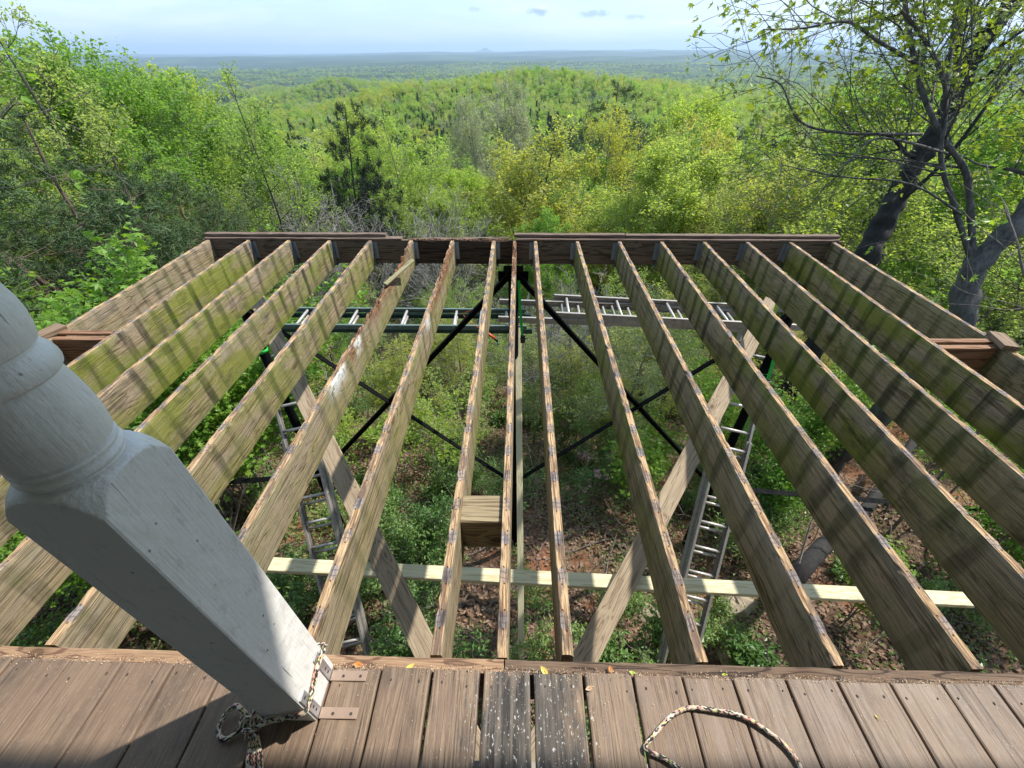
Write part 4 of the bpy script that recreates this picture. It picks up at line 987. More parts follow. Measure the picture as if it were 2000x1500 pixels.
H(T_DARK[0], 622, 205, 25, 'pine_tree', 'blackish ragged pine left of centre above the bare grey trees', 2.2, .85)
H(T_WHT[0], 993, 168, 60, 'blossoming_tree', 'tall whitish blossoming tree near the centre of the wood', .2, 1.0)
H(T_WHT[0], 925, 195, 56, 'blossoming_tree', 'cream flowering tree just left of the tall whitish one', 2.4, .8)
H(T_WHT[0], 1345, 240, 48, 'blossoming_tree', 'pale leafed tree to the right of the yellow tree', 4.4, .8)
H(T_THIN[0], 398, 140, 17, 'slender_tree', 'slender almost leafless tree leaning above the left beam end', 4., .8, (.02, -.03))
H(T_BARE[0], 590, 335, 17, 'bare_tree', 'bare grey tree below the blackish pine', .3, 1.1)
H(T_BARE[1], 655, 360, 16, 'bare_tree', 'low bare grey tree with crooked twigs above the fourth joist', 1.7, 1.1)
H(T_BARE[0], 545, 345, 20, 'bare_tree', 'bare grey tree nearest the slender leaning tree', 2.9, 1.)
H(T_BARE[1], 850, 375, 17, 'bare_tree', 'bare grey thicket tree left of the pale yellow-green tree', 3.7, 1.2)
H(T_BARE[0], 905, 380, 20, 'bare_tree', 'bare grey tree touching the pale yellow-green tree', 5.1, 1.)
H(T_PINE[1], 165, 210, 11.0, 'pine_tree', 'pine with a bare reddish lower trunk left of the deck corner', 1.2, 1.35)
H(T_PINE[2], 30, 165, 10.0, 'pine_tree', 'dark green pine at the far left edge', 3.4, 1.5)
H(T_PINE[0], 95, 300, 9.5, 'pine_tree', 'lower pine behind the bright maple saplings', 5.2, 1.4)
H(T_PINE[1], 300, 330, 14.0, 'pine_tree', 'small pine behind the left corner of the deck', 2.2, 1.5)
H(T_MID[0], 62, 92, 17, 'tall_tree', 'broad leafy tree at the upper left corner', 1., .9)
H(T_THIN[0], 8, 12, 15, 'tall_tree', 'wispy leafy tree in the top left corner', 2.5, .9)
H(T_MID[2], 205, 125, 21, 'leafy_tree', 'yellow-green leafy tree whose top just clears the horizon at left', 3., 1.)
H(T_THIN[1], 115, 125, 16, 'leafy_tree', 'thin wispy tree beside the tallest one at left', 1., .9)
H(T_MID[4], 290, 150, 26, 'leafy_tree', 'orange-green tree behind the slender leaning tree', 4., .9)
H(T_MID[4], 1380, 195, 36, 'leafy_tree', 'leafy green tree with white-green top right of centre', 4.5, .8)
H(T_MID[1], 700, 225, 40, 'leafy_tree', 'fresh green tree just right of the blackish pine', 2.7, 1.)
H(T_MID[5], 780, 240, 33, 'leafy_tree', 'broad light green tree between the dark pine and the centre', .6, 1.1)
H(T_THIN[2], 1290, 300, 22, 'thin_tree', 'thin yellowish twiggy tree above the right half of the beam', .6, 1.2)
H(T_THIN[1], 1395, 330, 20, 'thin_tree', 'twiggy sprouting tree over the right end of the beam', 3.6, 1.2)
H(T_MID[2], 1960, 150, 16, 'leafy_tree', 'yellow-green leafy tree at the right edge behind the forked trunk', 2., 1.1)
H(T_MID[5], 1800, 250, 14, 'leafy_tree', 'light green tree seen through the forked tree on the right', 1., 1.1)
H(T_THIN[2], 1600, 330, 13, 'thin_tree', 'twiggy yellow-green tree in front of the forked tree', 5., 1.2)

env_x = [-300, 0, 120, 200, 300, 420, 520, 640, 760, 1000, 1200, 1400, 1500, 1600, 1750, 1900, 2300]
env_y = [60, 100, 150, 175, 215, 240, 240, 235, 240, 240, 250, 240, 250, 250, 200, 150, 120]
KINDS = [('leafy_tree', 'leafy spring green tree in the wooded slope below the house', T_MID, .48),
         ('thin_tree', 'thin half-leafed tree in the wooded slope below the house', T_THIN, .31),
         ('yellow_green_tree', 'yellow-green tree in the wooded slope below the house', T_YEL, .09),
         ('blossoming_tree', 'whitish blossoming tree in the wooded slope below the house', T_WHT, .03),
         ('pine_tree', 'dark pine in the wooded slope below the house', T_PINE, .09)]
ORD = ['first', 'second', 'third', 'fourth', 'fifth', 'sixth', 'seventh', 'eighth', 'ninth', 'tenth', 'eleventh', 'twelfth', 'thirteenth', 'fourteenth', 'fifteenth', 'sixteenth']
taken = {}
def where(px, r, py=0):
    if px < fx[0]-40: side = 'well left of the deck corner' if px < 200 else 'just left of the deck corner'
    elif px > fx[-1]+40: side = 'well right of the deck corner' if px > 1830 else 'just right of the deck corner'
    else:
        k = int(np.argmin([abs(px-f) for f in fx])); side = 'above the %s joist from left' % ORD[k] if k < 8 else 'above the %s joist from right' % ORD[15-k]
    return side
def below(x, y):
    g_ = float(ground(x, y)); d_ = np.array([x, y, g_-HC]); q_ = d_*(HC/(HC-g_)); gx, gy = q_[0], q_[1]
    if gy > farY(gx): return 'beyond the far beam, '+where(proj((x, y, g_))[0], 0)
    k = sum(1 for f in JX if f < gx)
    if k == 0: side = 'left of the outermost left joist'
    elif k == 16: side = 'right of the outermost right joist'
    elif k < 8: side = 'between %s and %s joist from left' % (ORD[k-1], ORD[k])
    elif k == 8: side = 'beside the centre joist'
    else: side = 'between %s and %s joist from right' % (ORD[15-k], ORD[16-k])
    return side+(', near the porch' if gy < 1.3 else ', at mid deck' if gy < 2.6 else ', towards the beam')
def unique(text, alts):
    for a in ['']+alts:
        t = (a+' '+text).strip()
        if t not in taken: taken[t] = 1; return t
    return None
rs = np.random.default_rng(5); count = 0; tries = 0; cand = []
def proj(p):
    q = np.array(p)-np.array([0, 0, HC]); d = q@AF; return 1000+F_PX*(q@AR)/d, 750-F_PX*(q@AU)/d
while count < 265 and tries < 30000:
    tries += 1
    r = 10+88*rs.random()**.62; a = rs.uniform(-1.0, 1.0); x, y = r*math.sin(a), r*math.cos(a)
    if y < 7.5 or (abs(x) < 3.5 and y < 16): continue
    md = 1.6+r*.030
    if placed and min(math.hypot(x-q[0], y-q[1]) for q in placed) < md: continue
    h = rs.uniform(9, 17) if r > 30 else rs.uniform(7, 15)
    g = float(ground(x, y))-.15
    px, py = proj((x, y, g+h))
    e = np.interp(px, env_x, env_y)+rs.exponential(28)+(45 if r < 26 and 560 < px < 1600 else 0)
    if y < 14 and 1500 < px < 2150: continue
    if any(y < hy_ and abs(px-hx_) < hw_ and py < ht_+130 for hx_, ht_, hw_, hy_ in ((622, 205, 70, 25), (1205, 180, 75, 50), (993, 168, 45, 60), (925, 195, 35, 56), (1012, 262, 80, 24), (1203, 215, 60, 40))): continue
    if y < 9.5 and px < 450: continue
    if py < e:
        T = W(px, e, Y=y)        # lower the top to the skyline of the photograph
        h = T[2]-g
    if h < 3.8: continue
    u_ = rs.random(); k = 0; acc = 0
    for i_, K in enumerate(KINDS):
        acc += K[3]
        if u_ < acc: k = i_; break
    nm, lab, pr, _ = KINDS[k]
    if r < 34 and nm == 'blossoming_tree': nm, lab, pr, _ = KINDS[0]
    if r < 16 and nm == 'leafy_tree' and rs.random() < .5: nm, lab, pr, _ = KINDS[1]
    p_ = pr[rs.integers(len(pr))]; sc = h/p_[2]
    band_ = 'nearest the deck' if r < 22 else 'on the upper slope' if r < 42 else 'halfway down the slope' if r < 65 else 'far down the slope'
    l2 = unique('%s %s, %s' % ({'leafy_tree': 'spring green tree', 'thin_tree': 'half leafed tree', 'yellow_green_tree': 'yellow-green tree', 'blossoming_tree': 'whitish tree', 'pine_tree': 'dark pine'}[nm], band_, where(px, r)), ['taller' if h > 11 else 'lower', 'slender' if p_ in T_THIN else 'broad', 'partly hidden'])
    if l2: lab = l2
    put_tree(p_, x, y, g, sc, rs.uniform(0, 6.28), nm, lab, 'tree', nm.replace('_', ' ')+'s on the wooded slope', max(sc, .62)*rs.uniform(.85, 1.15) if sc < 1.3 else sc)
    placed.append((x, y)); count += 1

# ------------------------------------------------------------------ far forest: one mass of instanced crowns
def far_tree(seed, kind):
    rs = np.random.default_rng(seed); b = MB()
    if kind == 'pine':
        n = 420; t = rs.random(n)**.8; r = (1-t)*2.0*rs.uniform(.3, 1, n); a = rs.uniform(0, 6.28, n)
        A = np.stack([r*np.cos(a), r*np.sin(a), 3+t*11], 1); leaves(b, A, 1, .1, .9, .5, rs, 0, .2, .3)
        b.tube([(0, 0, 0), (0, 0, 12)], [.2, .05], 4, 1, False); return b.mesh('far_tree', [NEED, BARK_P])
    lobes_ = rs.normal(0, 1, (9, 3))*np.array([1.7, 1.7, 2.2])+np.array([0, 0, 9.5]); n = 85 if kind != 'bare' else 30
    for c in lobes_:
        d = rs.normal(0, 1, (n, 3)); d /= np.linalg.norm(d, axis=1)[:, None]; A = c+d*rs.uniform(.75, 1.05, n)[:, None]*rs.uniform(1.3, 2.1)*np.array([1, 1, 1.1])
        leaves(b, A, 1, .05, .62, .75, rs, 0, .5, .2)
    b.tube([(0, 0, 0), (.2, .1, 6), (0, 0, 11)], [.2, .13, .04], 4, 1, False)
    for k in range(5): b.tube([(0.15, .1, 5+k*.8), tuple(lobes_[k])], [.08, .03], 3, 1, False)
    return b.mesh('far_tree', [{'leaf': LEAF, 'yel': LEAFY, 'wht': LEAFW, 'bare': LEAFY}[kind], BARK_G])
fc_ = bpy.data.collections.new('far_tree_kinds')
kinds_far = ['leaf', 'leaf', 'leaf', 'leaf', 'yel', 'wht', 'pine', 'pine', 'bare']
for i_, k in enumerate(kinds_far):
    o = bpy.data.objects.new('far_tree_%02d' % i_, far_tree(200+i_, k)); fc_.objects.link(o)
def instancer(name, pts, idx, rot, scl, coll):
    me = bpy.data.meshes.new(name); me.vertices.add(len(pts)); me.vertices.foreach_set('co', np.asarray(pts, np.float32).reshape(-1))
    for nm, ty, arr in (('idx', 'INT', idx), ('rot', 'FLOAT_VECTOR', rot), ('scl', 'FLOAT_VECTOR', scl)):
        a = me.attributes.new(nm, ty, 'POINT'); a.data.foreach_set('value' if ty == 'INT' else 'vector', np.asarray(arr, np.int32 if ty == 'INT' else np.float32).reshape(-1))
    o = link(name, me); g = bpy.data.node_groups.new(name+'_scatter', 'GeometryNodeTree')
    g.interface.new_socket('Geometry', in_out='INPUT', socket_type='NodeSocketGeometry'); g.interface.new_socket('Geometry', in_out='OUTPUT', socket_type='NodeSocketGeometry')
    gi = g.nodes.new('NodeGroupInput'); go = g.nodes.new('NodeGroupOutput'); ip = g.nodes.new('GeometryNodeInstanceOnPoints'); ci = g.nodes.new('GeometryNodeCollectionInfo')
    ci.inputs[0].default_value = coll; ci.inputs[1].default_value = True; ci.inputs[2].default_value = True
    def na(nm, ty):
        n = g.nodes.new('GeometryNodeInputNamedAttribute'); n.data_type = ty; n.inputs[0].default_value = nm; return n.outputs[0]
    g.links.new(gi.outputs[0], ip.inputs['Points']); g.links.new(ci.outputs[0], ip.inputs['Instance']); ip.inputs['Pick Instance'].default_value = True
    g.links.new(na('idx', 'INT'), ip.inputs['Instance Index']); g.links.new(na('rot', 'FLOAT_VECTOR'), ip.inputs['Rotation']); g.links.new(na('scl', 'FLOAT_VECTOR'), ip.inputs['Scale'])
    g.links.new(ip.outputs[0], go.inputs[0]); md = o.modifiers.new('scatter', 'NODES'); md.node_group = g; return o
def wedge(n, r0, r1, rs, half=1.02, p=2.):
    r = (r0**p+(r1**p-r0**p)*rs.random(n))**(1/p); a = rs.uniform(-half, half, n); return r*np.sin(a), r*np.cos(a)
X_, Y_, S_ = [], [], []
for (n, r0, r1, s0, s1, p) in ((3000, 78, 220, .65, 1.1, 2.), (9000, 200, 560, .7, 1.15, 2.), (17000, 540, 1250, .8, 1.3, 2.), (17000, 1200, 3000, 1.3, 2.1, 1.6), (9000, 2900, 7500, 2.4, 4.2, 1.3)):
    x, y = wedge(n, r0, r1, rs, 1.02, p); X_.append(x); Y_.append(y); S_.append(rs.uniform(s0, s1, n))
X_, Y_, S_ = map(np.concatenate, (X_, Y_, S_)); n = len(X_); r_ = np.hypot(X_, Y_)
# species change in patches; open fields far out
pat = np.sin(X_/83+Y_/140)+np.sin(Y_/61-X_/190+2)+rs.normal(0, .9, n)
idx = np.where(pat > 1.6, 4, rs.integers(0, 4, n)); idx = np.where(rs.random(n) < .06, 5, idx)
pp = np.sin(X_/210+1.2)+np.sin(Y_/170+X_/330)+rs.normal(0, .5, n); idx = np.where((pp > 1.25), rs.integers(6, 8, n), idx); idx = np.where(rs.random(n) < .07, 8, idx)
fieldn = np.sin(X_/260+3.)*np.sin(Y_/190+.7)+.5*np.sin(X_/97+Y_/131)
keep = ~((r_ > 1400) & (fieldn > 1.05))
X_, Y_, S_, idx, r_ = X_[keep], Y_[keep], S_[keep], idx[keep], r_[keep]; n = len(X_)
Z_ = ground(X_, Y_)-np.clip(S_-1.2, 0, 9)*5.2
rot = np.zeros((n, 3)); rot[:, 2] = rs.uniform(0, 6.28, n); scl = np.stack([S_, S_, np.minimum(S_, 1.15)*rs.uniform(.8, 1.2, n)*np.where(S_ > 1.3, 1.15, 1.)], 1)
fo = instancer('forest', np.stack([X_, Y_, Z_], 1), idx, rot, scl, fc_); stuff(fo, 'spring woodland covering the hill and the plain beyond')

# ------------------------------------------------------------------ understory near the deck
def shrub_mesh(seed, h, kind):
    rs = np.random.default_rng(seed); stems = []; P = dict(n=[9, 4], lenref=[h, .5], len=[.34, .5], ang=[45, 45], up=[.2, .2], trop=[.1, .08], wob=.2, rr=[.5, .5], rmin=.003, leaf_from=1, leaf_density=9, shape=lambda t: 1-.5*t, cclear=.2)
    if h > 3.5: P['n'] = [26, 7]; P['lenref'] = [h, .7]; P['len'] = [.22, .5]; P['leaf_density'] = 7
    ns = {'laurel': 7, 'sapling': 2, 'low': 9, 'maple': 3}[kind]
    for k in range(ns):
        t = trunk_pts(h*rs.uniform(.6, 1.), rs, .25 if kind != 'sapling' else .08, .04, 6); a = rs.uniform(0, 6.28); s = h*(.28 if kind in ('laurel', 'low') else .15)
        t = t+np.outer(np.linspace(0, 1, 6), [math.cos(a)*s, math.sin(a)*s, 0]); stems.append((t, .010+h*.004, .004, 0, .3 if kind != 'low' else .1))
    lm, an = grow(stems, rs, 2, P); tb = MB(); limbs_mb(tb, [(p, a, b_, min(4, l+2)) for p, a, b_, l in lm]); cb = MB(); mats = [LEAFS]
    if kind == 'laurel': leaves(cb, an, 4, .05, .085, .34, rs, 0, .5, -.2)
    elif kind == 'low': leaves(cb, an, 3, .04, .065, .5, rs, 0, .9)
    elif kind == 'maple': leaves(cb, an, 3, .10, .085, .8, rs, 0, 1.2, .35, lobes=5); mats = [LEAFN]
    else: leaves(cb, an, 4, .07, .075, .6, rs, 0, .9, .2); mats = [LEAF]
    return tb.mesh('stem', [TWIG]), cb.mesh('foliage', mats), h
def blossom_mesh(seed, h):
    t, f, h = shrub_mesh(seed, h, 'laurel'); rs = np.random.default_rng(seed+1); b = MB()
    n = 26; A = []
    for k in range(n):
        a = rs.uniform(0, 6.28); r = rs.uniform(.1, .42)*h; c = np.array([r*math.cos(a), r*math.sin(a), h*(.92-.5*(r/h))+rs.uniform(-.12, .06)]); A.append(c+rs.normal(0, .028, (16, 3)))
    leaves(b, np.concatenate(A), 1, .01, .03, .9, rs, 0, 1.2); return t, f, b.mesh('blossom', [PINK]), h
def fern_mesh(seed):
    rs = np.random.default_rng(seed); b = MB(); 
    for k in range(9):
        a = k*.7+rs.uniform(-.2, .2); L_ = rs.uniform(.3, .5)
        for s in np.linspace(.12, 1, 15):
            r = L_*s; z = .32*math.sin(s*1.9)*L_*1.4; c = np.array([r*math.cos(a), r*math.sin(a), z]); w_ = .11*math.sin(math.pi*min(1, s*.92+.1))
            for sg in (-1, 1):
                d = np.array([-math.sin(a)*sg, math.cos(a)*sg, -.25])*w_; f = np.array([math.cos(a), math.sin(a), 0])*.016
                b.quads([c-f, c+d*.6-f*.6, c+d+f, c+f], [[0, 1, 2, 3]])
    return b.mesh('frond', [LEAFN])
S_LAU = [shrub_mesh(301, 1.5, 'laurel'), shrub_mesh(302, 1.2, 'laurel')]; S_LOW = [shrub_mesh(303, .55, 'low'), shrub_mesh(304, .45, 'low'), shrub_mesh(305, .7, 'low')]
S_SAP = [shrub_mesh(306, 2.6, 'sapling'), shrub_mesh(307, 2.2, 'sapling')]; S_MAP = [shrub_mesh(308, 2.2, 'maple'), shrub_mesh(309, 2.8, 'maple')]; S_TALL = [shrub_mesh(312, 4.2, 'maple'), shrub_mesh(313, 4.8, 'maple')]; S_BLO = blossom_mesh(310, 1.7); S_FERN = fern_mesh(311)
def put_shrub(proto, x, y, sc, name, label, cat, group=None, z=None, rz=None, wide=1.):
    if group:
        l2 = unique({'sapling': 'thin sapling', 'laurel_shrub': 'laurel shrub', 'low_shrub': 'low shrub'}[name]+' '+below(x, y), ['larger' if sc > .9 else 'small', 'partly hidden'])
        if l2: label = l2
    g = float(ground_fine(x, y))-.04 if z is None else z
    t = thing(name, label, cat, (x, y, g), (0, 0, rs.uniform(0, 6.28) if rz is None else rz), group); t.scale = (sc*wide, sc*wide, sc)
    link('stem', proto[0], t); link('foliage', proto[1], t)
    if len(proto) > 3: link('blossom', proto[2], t)
    return t
def gpt(px, py):      # where the ray through a photograph point meets the ground
    D = ray(px, py); D = D/np.linalg.norm(D); t = 1.
    while t < 80 and HC+D[2]*t > ground(D[0]*t, D[1]*t): t += .05
    return D[0]*t, D[1]*t
for i_, (px, py, s) in enumerate(((1130, 740, 1.15), (1175, 850, 1.0), (1100, 830, 1.0), (1165, 930, .8))):
    x, y = gpt(px, py+55); put_shrub(S_BLO, x, y, s, 'laurel_shrub', ('pink flowering laurel shrub right of centre behind the brace', 'pink flowering laurel below the crossing of the right braces', 'leafy laurel with a few pink flowers beside the centre joist', 'lowest pink flowering laurel between two joists')[i_], 'shrub')
# bright saplings filling the near left, and a few at the right
Ls = []
for (px, py, yy) in ((30, 420, 4.6), (-40, 450, 4.3), (110, 450, 5.6), (10, 470, 5.2), (165, 500, 6.2), (245, 505, 7.0), (310, 520, 6.2), (70, 520, 4.8), (130, 545, 5.2), (210, 540, 5.4), (285, 570, 5.2), (180, 590, 4.6), (20, 560, 4.0), (90, 600, 3.9), (240, 610, 4.6), (140, 650, 3.6), (330, 585, 6.), (-30, 560, 4.7), (370, 545, 7.4), (60, 470, 6.2), (0, 420, 6.), (200, 475, 8.2), (300, 480, 8.6), (-90, 500, 3.8)):
    q = W(px, py, Y=yy); Ls.append((q[0], q[1], q[2]))
for i_, (x, y, zt) in enumerate(Ls):
    g = float(ground(x, y)); zt -= .62; h = zt-g; p_ = S_TALL[i_ % 2]; s = h/p_[2]
    t = thing('maple_sapling', unique('bright green maple sapling '+('in front' if y < 4.4 else 'in the middle' if y < 5.5 else 'farther back')+' of the clump left of the deck', ['tall' if zt > -1.2 else 'low', 'leftmost' if x < -6 else 'inner', 'hidden', 'crowded']) or 'bright green maple sapling crowding the left side of the deck', 'sapling', (x, y, g), (0, 0, rs.uniform(0, 6.28)), 'maple saplings beside the left of the deck'); t.scale = (s, s, s)
    link('stem', p_[0], t); link('foliage', p_[1], t)
for i_, (x, y, zt) in enumerate(((6.6, 3.2, -1.7), (5.0, 5.4, -2.6), (4.6, 2.6, -3.1), (7.6, 4.6, -1.4), (4.4, 4.4, -3.2), (5.9, 6.2, -2.5))):
    g = float(ground(x, y)); h = zt-g; p_ = S_TALL[i_ % 2]
    t = thing('maple_sapling', unique('fresh green maple sapling beside the right edge of the deck', ['tallest', 'nearest', 'lower', 'lowest', 'farther']), 'sapling', (x, y, g), (0, 0, rs.uniform(0, 6.28)), 'maple saplings beside the right of the deck'); t.scale = (h/p_[2],)*3
    link('stem', p_[0], t); link('foliage', p_[1], t)
# brighter sapling seen between the right joists
for (px, py, s, lab) in ((1215, 905, .85, 'bright green maple sapling left of the right plank brace'), (1540, 900, .8, 'maple sapling under the steel outrigger at the right'), (1830, 1090, .7, 'broad leafed sapling low at the right below the joists'), (1240, 990, .8, 'lower maple sapling behind the right plank brace')):
    x, y = gpt(px, py+40); put_shrub(S_MAP[0], x, y, s, 'maple_sapling', lab, 'sapling')
np_ = 0
for k in range(4000):
    if np_ >= 270: break
    r = 1.2+15*rs.random()**.75; a = rs.uniform(-1.35, 1.35); x, y = r*math.sin(a), r*math.cos(a)
    if y < .9: continue
    px, py = proj((x, y, float(ground(x, y))))
    if px < -300 or px > 2300: continue
    dens = .55+.45*math.sin(x*.9+1.)*math.cos(y*.7)+(.35 if x < -1 else 0)
    if rs.random() > dens: continue
    if math.hypot(x, y-3.95) < .4: continue
    u_ = rs.random()
    if y > 5.5 and u_ < .45: put_shrub(S_SAP[rs.integers(2)], x, y, rs.uniform(.7, 1.15), 'sapling', 'thin young sapling on the slope below the deck', 'sapling', 'young saplings on the slope')
    elif u_ < .60: put_shrub(S_LAU[rs.integers(2)], x, y, rs.uniform(.45, .9), 'laurel_shrub', 'evergreen laurel shrub on the slope below the deck', 'shrub', 'laurel shrubs on the slope')
    else: put_shrub(S_LOW[rs.integers(3)], x, y, rs.uniform(.7, 1.3), 'low_shrub', 'low leafy shrub on the leaf litter below the deck', 'shrub', 'low shrubs below the deck')
    np_ += 1
# dead leaves, twigs and small seedlings on the floor
b = MB(); n = 52000; r = .6+13*rs.random(n)**.8; a = rs.uniform(-1.5, 1.5, n); x, y = r*np.sin(a), np.maximum(.5, r*np.cos(a)+.3)
chips(b, x, y, ground_fine(x, y)+.01, .04, .10, 0, .45, .55)
LIT = leaf_mat('dead_leaf', [(.27, .17, .12), (.27, .17, .12)], .1, .8, (1, 1, 1))
stuff(part('leaf_litter', b, LIT), 'brown dead leaves covering the slope under the deck')
b = MB(); n = 34000; r = .8+13*rs.random(n)**.8; a = rs.uniform(-1.5, 1.5, n); x, y = r*np.sin(a), np.maximum(.5, r*np.cos(a)+.3)
den = np.sin(x*1.1+2)*np.cos(y*.9)+.6*np.sin(x*.5-y*.8)+np.where(x < -.8, .35, 0); k_ = den+rs.normal(0, .45, n) > .05; x, y = x[k_], y[k_]
A = np.stack([x, y, ground_fine(x, y)+.05], 1); leaves(b, A, 4, .07, .05, .5, rs, 0, 1.2)
stuff(part('ground_cover', b, LEAFS), 'low green seedlings and leaves scattered over the slope')
b = MB()
for k in range(420):
    r = 1+12*rs.random()**.8; a = rs.uniform(-1.4, 1.4); x, y = r*math.sin(a), max(.7, r*math.cos(a)); d = rs.uniform(0, 6.28); L_ = rs.uniform(.25, 1.3); P_ = []
    for s in np.linspace(0, 1, 5): xx, yy = x+math.cos(d)*L_*s+rs.normal(0, .03), y+math.sin(d)*L_*s+rs.normal(0, .03); P_.append((xx, yy, float(ground_fine(xx, yy))+.02+rs.uniform(0, .06+.3*s*(k % 4 == 0))))
    b.tube(P_, np.linspace(.012, .004, 5)*rs.uniform(.5, 1.3), 4, 0, False)
for k in range(260):
    r = 1.5+10*rs.random()**.8; a = rs.uniform(-1.4, 1.4); x, y = r*math.sin(a), max(.8, r*math.cos(a)); g_ = float(ground_fine(x, y)); L_ = rs.uniform(.5, 1.7); d = rs.uniform(0, 6.28); ln_ = rs.uniform(.05, .5)
    P_ = [(x+math.cos(d)*L_*ln_*s+rs.normal(0, .02), y+math.sin(d)*L_*ln_*s+rs.normal(0, .02), g_+L_*s) for s in np.linspace(0, 1, 5)]
    b.tube(P_, np.linspace(.008, .003, 5), 4, 0, False)
    for q_ in range(3):
        s_ = rs.uniform(.4, .9); i0 = P_[int(s_*4)]; d2 = rs.uniform(0, 6.28); l2_ = L_*rs.uniform(.15, .4); b.tube([i0, (i0[0]+math.cos(d2)*l2_*.6, i0[1]+math.sin(d2)*l2_*.6, i0[2]+l2_*.5), (i0[0]+math.cos(d2)*l2_, i0[1]+math.sin(d2)*l2_, i0[2]+l2_*1.1)], [.005, .004, .002], 3, 0, False)
stuff(part('fallen_twigs', b, TWIG), 'fallen twigs and thin dry stems on the slope')
# rocks
MROCK = plain('tan_rock', (.30, .24, .17), .9, .3)
def rock(px, py, s, label):
    x, y = gpt(px, py); b = MB(); n_u, n_v = 10, 7; V = []
    for j in range(n_v):
        ph = math.pi*(j+.5)/n_v-math.pi/2
        for i in range(n_u):
            th = 2*math.pi*i/n_u; d = Vector((math.cos(th)*math.cos(ph), math.sin(th)*math.cos(ph), math.sin(ph)*.55)); f = .8+.5*noise.noise(d*1.7+Vector((px*.1, 0, 0))); V.append(tuple(d*f*s))
    F = [(j*n_u+i, j*n_u+(i+1) % n_u, (j+1)*n_u+(i+1) % n_u, (j+1)*n_u+i) for j in range(n_v-1) for i in range(n_u)]+[tuple(range(n_u-1, -1, -1)), tuple((n_v-1)*n_u+i for i in range(n_u))]
    b.add(V, F); o = part('rock', b, MROCK, None, False, (x, y, float(ground_fine(x, y))+s*.1)); o['label'] = label; o['category'] = 'rock'
rock(862, 1070, .26, 'tan rock half buried left of the centre blocking'); rock(1270, 1200, .22, 'flat tan rock beside the right plank brace'); rock(1430, 1285, .20, 'reddish stone on bare clay near the porch edge')
rock(770, 1195, .24, 'rock behind the foot of the left plank brace'); rock(1440, 1180, .3, 'dark flat slab at the right below the fresh board'); rock(250, 1268, .12, 'small pale stone at the lower left below the joists')

# ------------------------------------------------------------------ forked tree at the right, the leaning trunk and the near twigs
def custom_tree(name, label, limbs_px, twig_level, leafm, P, seed, bark, lobes=5, size=.1, per=2, keepf=1., root=None):
    rs = np.random.default_rng(seed); limbs = []
    for pts, r0, r1, clear, lv in limbs_px:
        q = np.array([W(x, y, d=d) for x, y, d in pts]); q = smooth(q, 4); limbs.append((q, r0, r1, lv, clear))
    if root is not None:      # carry the trunk on down to the ground
        q0 = limbs[0][0][0]; g = float(ground(q0[0]+root[0], q0[1]+root[1])); base = np.array([q0[0]+root[0], q0[1]+root[1], g-.2]); q = smooth(np.array([base, (base+q0)/2+np.array([root[0]*.15, 0, 0]), q0]), 5)
        l0 = limbs[0]; f_ = np.linalg.norm(q0-base); tot_ = f_+np.linalg.norm(np.diff(l0[0], axis=0), axis=1).sum()
        limbs[0] = (np.concatenate([q[:-1], l0[0]]), l0[1]*1.25, l0[2], 0, f_/tot_+(1-f_/tot_)*l0[4])
    lm, an = grow(limbs, rs, 4, P); O_ = limbs[0][0][0]
    t = thing(name, label, 'tree', tuple(O_)); tb = MB(); limbs_mb(tb, [(p-O_, a, b_, min(l, 4)) for p, a, b_, l in lm], hero_=True); part('trunk', tb, bark, t, True)
    cb = MB(); a = an[rs.random(len(an)) < keepf]-O_; leaves(cb, a, per, .05, size, .8, rs, 0, .8, .35, lobes=lobes); part('crown', cb, leafm, t)
    return t
PT = dict(n=[7, 6, 5, 3], lenref=[2.5, 1.6, .9, .5], len=[.60, .55, .55, .5], ang=[50, 48, 45, 45], up=[.05, .05, 0, 0], trop=[.03, .02, .0, 0], wob=.16, rr=[.28, .45, .5, .5], rmin=.0045, leaf_from=3, leaf_density=2.2, shape=lambda t: 1-.4*t, cclear=.2)
custom_tree('forked_tree', 'large dark leaning forked tree towering at the right', [
    ([(1690, 500, 9.3), (1735, 415, 9.1), (1790, 315, 8.9), (1845, 235, 8.7), (1885, 130, 8.5), (1925, 75, 8.3), (1990, -10, 8.1), (2080, -140, 7.9)], .20, .13, .35, 0),
    ([(1882, 135, 8.5), (1868, 90, 8.5), (1872, 40, 8.6), (1890, -60, 8.7)], .10, .06, .3, 1),
    ([(1800, 310, 8.9), (1770, 300, 8.7), (1735, 265, 8.4), (1660, 262, 8.0)], .05, .02, .2, 1),
    ([(1750, 400, 9.0), (1830, 330, 8.4), (1910, 230, 8.0), (1990, 110, 7.8)], .045, .02, .2, 1),
    ], 3, LEAFO, dict(PT, n=[5, 6, 5, 3]), 401, BARK_X, 5, .085, 2, .45, root=(-.05, .1))
